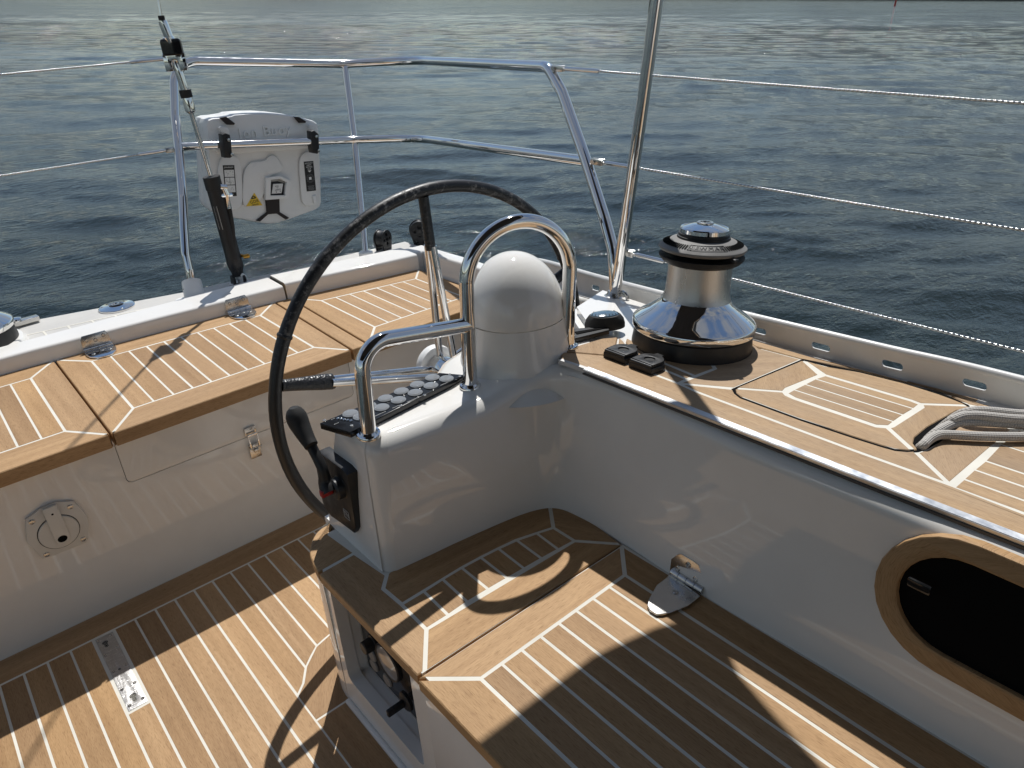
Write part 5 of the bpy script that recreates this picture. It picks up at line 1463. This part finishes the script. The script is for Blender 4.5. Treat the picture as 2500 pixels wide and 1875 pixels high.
bm = bmesh.new(); text(bm, 'GDR', 0.017, .0005, M @ Matrix.Translation((0, -.001, 0)), 1.1)
plate(bm, [[(0, .026), (.011, .016), (.009, .011), (-.009, .011), (-.011, .016)], [(0, .021), (.005, .015), (-.005, .015)]], .0005, M)
for k in range(2): box(bm, (0, -.0115 - .0035 * k, 0), (.028 + .006 * k, .0012, .0005), M)
bm_obj('print', bm, 'black_print', wl)
# maker's name embossed in the white plastic above the rail
nm = (1.2687, 3.035, 1.111)
bm = bmesh.new(); b2 = text_bm('Jon Buoy', 0.054, 0.010, space=1.15); merge(bm, b2, FR((nm[0], YC + .002, nm[2]), (1, 0, -.045), (0.045, 0, 1))); bm_obj('embossed_name', bm, 'white_plastic', ca)['kind'] = 'stuff'
kb = (1.4255, 3.04, 0.8071)
bm = bmesh.new(); box(bm, (kb[0], YC - .008, kb[2]), (0.018, 0.02, 0.034), None, 0.004); bm_obj('peg', bm, 'white_plastic', ca)

# ------------------------------------------------------------------ two black turning blocks on the stern edge
def make_block(c, label, w, rot):
    t = thing('turning_block', label, 'pulley block', c, 'black turning blocks on the stern')
    t.rotation_euler = (0, 0, rot)
    def part(n, b, m): o = bm_obj(n, b, m); o.parent = t
    bm = bmesh.new(); lathe(bm, [(w * .36, -.012), (w * .47, -.014), (w * .42, 0), (w * .47, .014), (w * .36, .012)], FR((0, 0, 0.075), (1, 0, 0), (0, 0, 1)), 36); part('sheave', bm, 'black_plastic')
    for s in (-1, 1):
        out = [(w * .5 * math.cos(R(a)), .075 + w * .5 * math.sin(R(a))) for a in range(-30, 211, 12)] + [(-w * .30, 0.0), (w * .30, 0.0)]
        holes = [circ(0, .075 + .02, .010, 12), circ(.021, .075, .007, 10), circ(-.021, .075, .007, 10), circ(0, .075 - .019, .009, 10), [(-.018, .014), (-.006, .022), (-.020, .034)], [(.018, .014), (.020, .034), (.006, .022)]]
        bm = bmesh.new(); plate(bm, [out] + holes, 0.006, FR((0, s * .020, 0), (1, 0, 0), (0, 0, 1)), .001); part('cheek', bm, 'black_plastic')
    bm = bmesh.new(); lathe(bm, [(0.008, -.026), (0.008, .026)], FR((0, 0, 0.075), (1, 0, 0), (0, 0, 1)), 14); part('pin', bm, 'black_gloss')
    bm = bmesh.new(); box(bm, (0, 0, -.03), (w * .7, .05, .08), None, .006); part('foot', bm, 'black_plastic')
    return t
z1, z2 = (1.6189, 2.83, 0.5692), (1.7958, 2.8, 0.5658)
make_block((z1[0], z1[1], z1[2] - .02), 'black turning block at the stern edge, the one nearer the centre leg', .078, R(25))
k2 = make_block((z2[0], z2[1], z2[2] - .012), 'black pierced turning block at the stern corner, partly hidden by the wheel spoke', .088, R(-30))

# ------------------------------------------------------------------ fittings on the after deck
rg = thing('deck_ring', 'round polished deck plate with a hole in its middle on the grey after deck', 'deck plate', (0.532, 2.9887, 0.575))
bm = bmesh.new(); M = Matrix.Translation((rg.location[0], rg.location[1], .575))
lathe(bm, [(0.064, 0), (0.064, 0.005), (0.061, 0.0075), (0.034, 0.011), (0.0285, 0.0125), (0.0255, 0.0115), (0.0235, 0.004), (0.0235, 0.0015)], M, 44, cap=False); bm_obj('ring', bm, 'chrome', rg, 30)
bm = bmesh.new(); lathe(bm, [(0.0236, 0.0016), (0, 0.0016)], M, 24, cap=False); bm_obj('hole', bm, 'black_hole', rg)
bm = bmesh.new()
for k in range(3): screw(bm, M @ Matrix.Translation((0.050 * math.cos(.6 + 2.1 * k), 0.050 * math.sin(.6 + 2.1 * k), 0.0082)), .006)
bm_obj('screws', bm, 'steel', rg)
tk = thing('genoa_track', 'short steel track with a chrome knob and grey end stop at the left edge', 'track', (0.2198, 3.0777, 0.585))
ta, tb = Vector((0.1202, 3.0535, 0.585)), Vector((0.2645, 3.0686, 0.585))
M = FR(tb, ta - tb, z=(0, 0, 1))
bm = bmesh.new(); box(bm, (0.1, 0, 0.004), (0.24, 0.034, 0.018), M, .002); bm_obj('rail', bm, 'steel', tk)
bm = bmesh.new(); lathe(bm, [(0.020, 0.012), (0.022, 0.017), (0.020, 0.022), (0.010, 0.025), (0, 0.025)], M @ Matrix.Translation((0.052, 0, 0)), 28); bm_obj('knob', bm, 'chrome', tk)
bm = bmesh.new(); box(bm, (0.135, 0, 0.024), (0.075, 0.040, 0.022), M, .008, 3); bm_obj('end_stop', bm, 'gelcoat_grey', tk)

# ------------------------------------------------------------------ hinges
def torx(bm, M, r=0.0066):
    lathe(bm, [(r, 0), (r * .96, 0.0011), (r * .78, 0.0015), (r * .72, 0.0006), (r * .60, 0.0012), (r * .36, 0.0012), (r * .32, -.0002), (0, -.0002)], M, 18)
def bench_hinge(xc, label, yb, dxs):
    t = thing('bench_hinge', label, 'hinge', (xc, yb, BENCH), 'bench lid hinges')
    zt = 0.606; z0 = BENCH + 0.012
    M = FR((xc, yb - .003, z0_ := BENCH + 0.012), (1, 0, 0), (0, .12, 1)) @ Matrix.Translation((0, -(BENCH + 0.012), 0))
    bm = bmesh.new(); plate(bm, [[(-.043, z0), (.043, z0), (.043, zt - .012), (.036, zt), (-.036, zt), (-.043, zt - .012)]], 0.004, M, .0008); bm_obj('upper_leaf', bm, 'steel', t)
    bm = bmesh.new()
    for x, z in ((-.026, zt - .016), (.0, zt - .022), (.027, zt - .013)): torx(bm, FR((xc + x, yb - .0052 + (z - z0) * .12, z), (1, 0, 0), (0, .12, 1)))
    bm_obj('upper_screws', bm, 'steel', t)
    bm = bmesh.new()
    for k in range(4): tube(bm, [(xc - .045 + .0226 * k, yb - .012, BENCH + .010), (xc - .045 + .0226 * k + .0216, yb - .012, BENCH + .010)], 0.0066, 16)
    bm_obj('knuckle', bm, 'chrome', t)
    Ml = FR((xc, yb - .012, BENCH + .0035), (1, 0, 0), (0, -1, 0))
    bm = bmesh.new(); plate(bm, [[(-.044, 0), (.044, 0), (.046, .030), (.040, .058), (.022, .082), (0.0, .088), (-.022, .082), (-.040, .058), (-.046, .030)][:]], 0.005, Ml, .0012); bm_obj('lower_leaf', bm, 'chrome', t)
    bm = bmesh.new()
    for x, y in ((-.026, .040), (.004, .026), (.026, .036)): torx(bm, FR((xc + x, yb - .012 - y, BENCH + .006), (1, 0, 0), (0, 1, 0)))
    bm_obj('lower_screws', bm, 'steel', t)
    return t
bench_hinge(0.3816, 'steel hinge on the bench lid, the left one of the pair', back(.38) - .004, 0)
bench_hinge(0.8629, 'steel hinge on the bench lid, the right one near the steering wheel', back(.85) - .004, 0)
def hk(u,v): pass
sh = thing('seat_hinge', 'worn steel hinge joining the side seat to the white coaming wall', 'hinge', (0.9091, 0.6307, 0.457))
HX = 0.9315 + .016
UPL = [(-0.7038, 0.4542), (-0.7034, 0.492), (-0.6892, 0.5119), (-0.6816, 0.5167), (-0.6529, 0.5167), (-0.6416, 0.5149), (-0.6271, 0.4928), (-0.6284, 0.4564)]
bm = bmesh.new(); plate(bm, [UPL], 0.006, FR((.9660 - .08 * .49, 0, 0), (0, -1, 0), (.08, 0, 1)), .0012); bm_obj('upper_leaf', bm, 'steel', sh)
SC = [(0.966, 0.6632, 0.5021), (0.966, 0.6425, 0.4791), (0.966, 0.686, 0.479)]
bm = bmesh.new()
for p in SC: torx(bm, AX((.9628 + .08 * (p[2] - .49), p[1], p[2]), (-1, 0, .08)), .0062)
bm_obj('upper_screws', bm, 'steel', sh)
LWL = [(0.9563, 0.6988), (0.945, 0.6195), (0.9079, 0.6202), (0.8716, 0.6318), (0.8562, 0.6396), (0.8487, 0.6477), (0.8481, 0.6617), (0.8538, 0.6725), (0.8665, 0.6806), (0.8867, 0.6874), (0.9102, 0.6956), (0.9392, 0.6952)]
bm = bmesh.new(); m_ = curve_mesh([LWL], 0.005, .0012); b2 = bmesh.new(); b2.from_mesh(m_); merge(bm, b2, Matrix.Translation((0, 0, .4595))); bm_obj('lower_leaf', bm, 'steel', sh)
KN = [(0.955, 0.6977, 0.4609), (0.955, 0.62, 0.4628)]
ka, kb_ = Vector(KN[0]), Vector(KN[1]); ka.z = kb_.z = 0.4665; ka.x = kb_.x = .958
bm = bmesh.new()
for k in range(4):
    a = ka.lerp(kb_, k / 4 + .008); b = ka.lerp(kb_, (k + 1) / 4 - .008); tube(bm, [a, b], .0078, 16)
bm_obj('knuckle', bm, 'steel', sh)
p = (0.9202, 0.6582, 0.463)
bm = bmesh.new(); torx(bm, Matrix.Translation((p[0], p[1], .4622)), .0062); bm_obj('lower_screw', bm, 'steel', sh)

# ------------------------------------------------------------------ over-centre latch of the locker door
la = thing('draw_latch', 'steel draw latch across the joint below the locker door', 'latch', (0.618, 2.045, 0.35))
y_ = BW - .006
bm = bmesh.new(); box(bm, (0.616, y_, 0.388), (0.036, 0.004, 0.024), None, .0008); bm_obj('catch_plate', bm, 'steel', la)
bm = bmesh.new(); box(bm, (0.616, y_, 0.316), (0.034, 0.004, 0.050), None, .0012); bm_obj('base_plate', bm, 'steel', la)
bm = bmesh.new()
for s in (-1, 1): box(bm, (0.617 + s * .0135, y_ - .010, 0.352), (0.004, 0.005, 0.052), None, .0008)
box(bm, (0.617, y_ - .010, 0.378), (0.031, 0.006, 0.006), None, .001); bm_obj('bail', bm, 'chrome', la)
bm = bmesh.new(); box(bm, (0.617, y_ - .006, 0.336), (0.020, 0.012, 0.016), None, .002); box(bm, (0.617, y_ - .009, 0.322), (0.016, 0.014, 0.012), None, .003); bm_obj('lever', bm, 'steel', la)
bm = bmesh.new(); tube(bm, [(0.598, y_ - .010, .332), (0.636, y_ - .010, .332)], .0035, 10); bm_obj('pivot_pin', bm, 'steel', la)

# ------------------------------------------------------------------ plastic cover of the pump socket
dr = thing('pump_cover', 'cream plastic pump socket cover with a flap lever, screwed to the bench front', 'socket cover', (0.06, 2.05, 0.32))
DO = [(0.0022, 0.3809), (0.0387, 0.3951), (0.0748, 0.3978), (0.1133, 0.3815), (0.1213, 0.3588), (0.1299, 0.3216), (0.1272, 0.3028), (0.1122, 0.2546), (0.1055, 0.248), (0.0225, 0.25), (0.0019, 0.2533), (-0.0145, 0.3195), (-0.0075, 0.3474)]
DCc = [(0.0578, 0.3121)][0]
bm = bmesh.new(); plate(bm, [DO], .010, FR((0, BW - .0045, 0), (1, 0, 0), (0, 0, 1)), .002); bm_obj('flange', bm, 'drain_plastic', dr)
M = FR((DCc[0], BW - .010, DCc[1]), (1, 0, 0), (0, 0, 1))
bm = bmesh.new(); lathe(bm, [(0.0505, -.002), (0.0505, .0006), (0.049, .0008), (0.049, -.002)], M, 48, cap=False); bm_obj('groove', bm, 'black_hole', dr)
bm = bmesh.new(); lathe(bm, [(0.0485, -.003), (0.0485, .0025), (0.0465, .0042), (0.030, .0046), (0, .0046)], M, 48); bm_obj('lid', bm, 'drain_plastic', dr)
FL = [(0.0431, 0.3945), (0.0735, 0.3959), (0.0746, 0.373), (0.0764, 0.2948), (0.0712, 0.2775), (0.0589, 0.2731), (0.0483, 0.2804), (0.0447, 0.2952), (0.0433, 0.358)]
bm = bmesh.new(); plate(bm, [FL], .008, FR((0, BW - .0165, 0), (1, 0, 0), (0, 0, 1)), .002); bm_obj('flap', bm, 'drain_plastic', dr)
FH = (0.059, 2.03, 0.2936)
bm = bmesh.new(); oval(bm, [(0.0118, 0), (0.011, .0006), (0, .0006)], FR((FH[0], BW - .0206, FH[2]), (1, 0, 0), (0, 0, 1)), .85); bm_obj('finger_hole', bm, 'black_hole', dr)
bm = bmesh.new(); d1 = (0.0591, 2.03, 0.3748); lathe(bm, [(0.003, 0), (0, .0005)], FR((d1[0], BW - .0206, d1[2]), (1, 0, 0), (0, 0, 1)), 10); bm_obj('pin_hole', bm, 'black_hole', dr)
bm = bmesh.new()
for p in [(0.011, 2.04, 0.3704), (0.1035, 2.04, 0.3708), (0.1035, 2.04, 0.2612), (0.0121, 2.04, 0.2604)]: torx(bm, FR((p[0], BW - .0098, p[2]), (1, 0, 0), (0, 0, 1)), .0075)
bm_obj('screws', bm, 'steel', dr)

# ------------------------------------------------------------------ keyhole plate in the sole
kp = thing('keyhole_plate', 'scratched metal floor plate with two keyhole slots let into the teak sole', 'floor plate', (0.057, 1.785, 0))
bm = bmesh.new()
def keyhole(cx, cy): 
    r = 0.0085; a0 = R(-60)
    return [(cx + r * math.cos(a), cy + r * math.sin(a)) for a in [R(-55) + R(290) * k / 16 for k in range(17)]] + [(cx - .005, cy - .020), (cx - .002, cy - .023), (cx + .002, cy - .023), (cx + .005, cy - .020)]
K1, K2_ = keyhole(0.0535, 1.915), keyhole(0.0570, 1.668)
plate(bm, [[(0.0355, 1.6245), (0.0800, 1.6245), (0.0800, 1.9435), (0.0355, 1.9435)], K1, K2_, circ(0.0567, 1.785, .004, 12)], 0.004, Matrix.Translation((0, 0, -.0008)), .0004); bm_obj('plate', bm, 'scratched_plate', kp)
bm = bmesh.new()
for x, y in ((.0415, 1.932), (.0745, 1.933), (.0745, 1.872), (.0410, 1.863), (.0425, 1.787), (.0735, 1.789), (.0420, 1.707), (.0735, 1.708), (.0420, 1.640), (.0740, 1.641)): 
    screw(bm, Matrix.Translation((x, y, .0010)), .0048)
bm_obj('screws', bm, 'steel', kp)
bm = bmesh.new(); box(bm, (0.0578, 1.784, -.0008), (0.040, 0.31, .0008)); bm_obj('void', bm, 'black_hole', kp)  # black strip under the plate stands in for shade in the keyholes

# ------------------------------------------------------------------ engine panel in the recess
en = thing('engine_panel', 'black engine panel with round gauges in the recess under the helm seat', 'engine panel', (0.50, 1.09, 0.24))
EX = 0.506
bm = bmesh.new(); plate(bm, [yz(rrect(0.962, 0.1231, 1.226, 0.405, .006))], .006, FR((EX, 0, 0), (0, -1, 0), (0, 0, 1)), .001); bm_obj('face', bm, 'black_gloss', en)
bm = bmesh.new(); plate(bm, [yz(rrect(0.966, 0.004 + 0.1231, 1.222, 0.401, .005)), yz(rrect(0.968, 0.006 + 0.1231, 1.220, 0.399, .005))], .0006, FR((EX - .0035, 0, 0), (0, -1, 0), (0, 0, 1))); bm_obj('border', bm, 'grey_print', en)
for p in [(0.5, 1.1849, 0.1899), (0.5, 1.1849, 0.1575), (0.5, 1.1271, 0.1565)]:
    bm = bmesh.new(); oval(bm, [(.0175, 0), (.0175, .0015), (.0150, .004), (0, .005)], AX((EX - .003, p[1], p[2]), (-1, 0, 0)), 1.0); bm_obj('push_button', bm, 'grey_rubber', en)
gp = (0.5, 1.1021, 0.2348)
bm = bmesh.new(); lathe(bm, [(.048, 0), (.048, .006), (.045, .009), (.042, .007)], AX((EX - .003, gp[1], gp[2]), (-1, 0, 0)), 36, cap=False); bm_obj('gauge_bezel', bm, 'black_plastic', en)
bm = bmesh.new(); lathe(bm, [(.0425, .0065), (.02, .0075), (0, .0078)], AX((EX - .003, gp[1], gp[2]), (-1, 0, 0)), 36, cap=False); bm_obj('gauge_glass', bm, 'button_clear', en)
kp_ = (0.49, 1.1657, 0.2438)
bm = bmesh.new(); lathe(bm, [(.022, 0), (.022, .004), (.0165, .006), (.0155, .026), (.0135, .028), (0, .028)], AX((EX - .003, kp_[1], kp_[2]), (-1, 0, 0)), 28); bm_obj('switch_knob', bm, 'black_plastic', en)
ky = (0.49, 1.0513, 0.1535)
bm = bmesh.new(); lathe(bm, [(.024, 0), (.024, .004), (.020, .007), (.017, .008), (0, .008)], AX((EX - .003, ky[1], ky[2]), (-1, 0, 0)), 30); bm_obj('key_switch', bm, 'black_plastic', en)
bm = bmesh.new(); box(bm, (EX - .030, ky[1], ky[2]), (.046, .011, .018), None, .003); bm_obj('key_handle', bm, 'black_plastic', en)

# ------------------------------------------------------------------ oval opening with its teak frame
pf = thing('locker_opening', 'dark oval locker opening with a thick teak frame in the coaming wall', 'opening', (0.99, 0.05, 0.69))
zc, hh_, yR = 0.686, 0.082, 0.238
PX_ = 0.985
def stad(r, yl, n=14):
    out = [(-(yl) - r * math.cos(a) * 1.05, zc + r * math.sin(a)) for a in [-math.pi / 2 + math.pi * k / n for k in range(n + 1)]]
    return out + [(0.5 + r, zc + r), (0.5 + r, zc - r)]
wall_x = 0.9628 + .024
ang = .062
M = FR((wall_x - .004, 0, 0), (0, -1, 0), (.16, 0, 1))
M = Matrix.Translation((-.16 * zc + .019, 0, 0)) @ M
bm = bmesh.new(); plate(bm, [stad(.110, .212), stad(.084, .212)], .030, M, .004)
uvl = bm.loops.layers.uv.verify()
for f in bm.faces:
    for lp in f.loops:
        c = lp.vert.co; dy = c.y - .212
        if dy > -.02: a = math.atan2(c.z - zc, dy); lp[uvl].uv = (a * .10, math.hypot(dy, c.z - zc))
        else: lp[uvl].uv = (c.y, c.z)
bm_obj('teak_frame', bm, 'teak', pf)
bm = bmesh.new(); plate(bm, [stad(.0845, .212)], .003, Matrix.Translation((-.0045, 0, 0)) @ M); bm_obj('dark_interior', bm, 'black_hole', pf)  # black plate on the wall stands in for the shade inside
lt = (0.975, 0.2631, 0.7051)
bm = bmesh.new(); box(bm, (lt[0] - .004, lt[1], lt[2]), (.006, .034, .017), None, .003); bm_obj('inside_light', bm, 'black_gloss', pf)

# ------------------------------------------------------------------ ropes led out of the hatch
def rope(label, pts, r=0.0083):
    t = tag(bm_tube('rope', catmull(pts, 10), r, 'rope_braid', None, 18), label, 'rope', 'grey braided ropes out of the deck hatch')
    return t
rope('grey braided rope leaving the hatch well, the lowest and nearest to the cockpit', [(1.2374, 0.3925, 0.7663), (1.21, 0.3771, 0.7928), (1.2356, 0.3757, 0.7965), (1.2593, 0.3703, 0.7964), (1.2784, 0.3561, 0.7946), (1.3088, 0.3249, 0.7919), (1.3507, 0.2874, 0.7881), (1.3795, 0.266, 0.7855), (1.4416, 0.224, 0.78)])
rope('grey braided rope leaving the hatch well, second from the cockpit, crossing under the upper two', [(1.2516, 0.3916, 0.7651), (1.2575, 0.3828, 0.7865), (1.2734, 0.3761, 0.7971), (1.3099, 0.3691, 0.7978), (1.3321, 0.356, 0.7978), (1.3596, 0.3335, 0.7953), (1.3937, 0.3022, 0.7903), (1.4187, 0.2784, 0.786), (1.4716, 0.2317, 0.7773)])
rope('grey braided rope leaving the hatch well, third from the cockpit', [(1.3051, 0.397, 0.7582), (1.3133, 0.384, 0.7835), (1.3131, 0.3715, 0.8035), (1.3301, 0.3627, 0.808), (1.3481, 0.3481, 0.8084), (1.3651, 0.3274, 0.8068), (1.3885, 0.3033, 0.8027), (1.4163, 0.2805, 0.7982), (1.4824, 0.2364, 0.7843)])
rope('grey braided rope leaving the hatch well, the uppermost beside the outer margin plank', [(1.382, 0.4017, 0.7513), (1.3734, 0.3847, 0.7801), (1.3663, 0.3691, 0.7987), (1.3797, 0.3532, 0.8035), (1.3985, 0.3327, 0.8018), (1.4221, 0.3081, 0.7977), (1.4458, 0.2887, 0.7936), (1.5078, 0.2429, 0.782)])

# ------------------------------------------------------------------ awning overhead (out of the picture; it throws the broad shadow on the side seat)
aw = thing('cockpit_awning', 'dark canvas cockpit awning overhead throwing the rounded shadow on the side seat', 'awning', (0, 0.5, 2.05))
def aw_out(sx): return sx
AP = [(-1.9, 1.38), (1.134, 1.385), (1.385, 1.38), (1.517, 1.347), (1.572, 1.322), (1.583, 1.30), (1.573, 1.27), (1.539, 1.188), (1.51, 1.099), (1.479, .995), (1.33, .5), (1.08, -.3), (1.0, -1.8), (-1.9, -1.8)]
bm = bmesh.new(); m_ = curve_mesh([AP], 0.006, .001); b2 = bmesh.new(); b2.from_mesh(m_); merge(bm, b2, Matrix.Translation((0, 0, 2.05))); bm_obj('canvas', bm, 'canvas', aw)
for x0, x1 in ((0.94, 1.46), (-1.75, -1.75)):
    bm_tube('bow', fillet([(x0, -1.75, 1.82), (x0 + .02, -1.45, 2.03), (x1, 1.28, 2.035)], [0, .12, 0], 8), .0125, 'chrome', aw, 14)
# ------------------------------------------------------------------ let the boat heel
keep = set(o.name for o in SEA_LEVEL) | {camo.name, suno.name}
bpy.context.view_layer.update()
for o in list(scene.objects):
    if o.parent is None and o.name not in keep:
        o.matrix_basis = HEEL @ o.matrix_basis
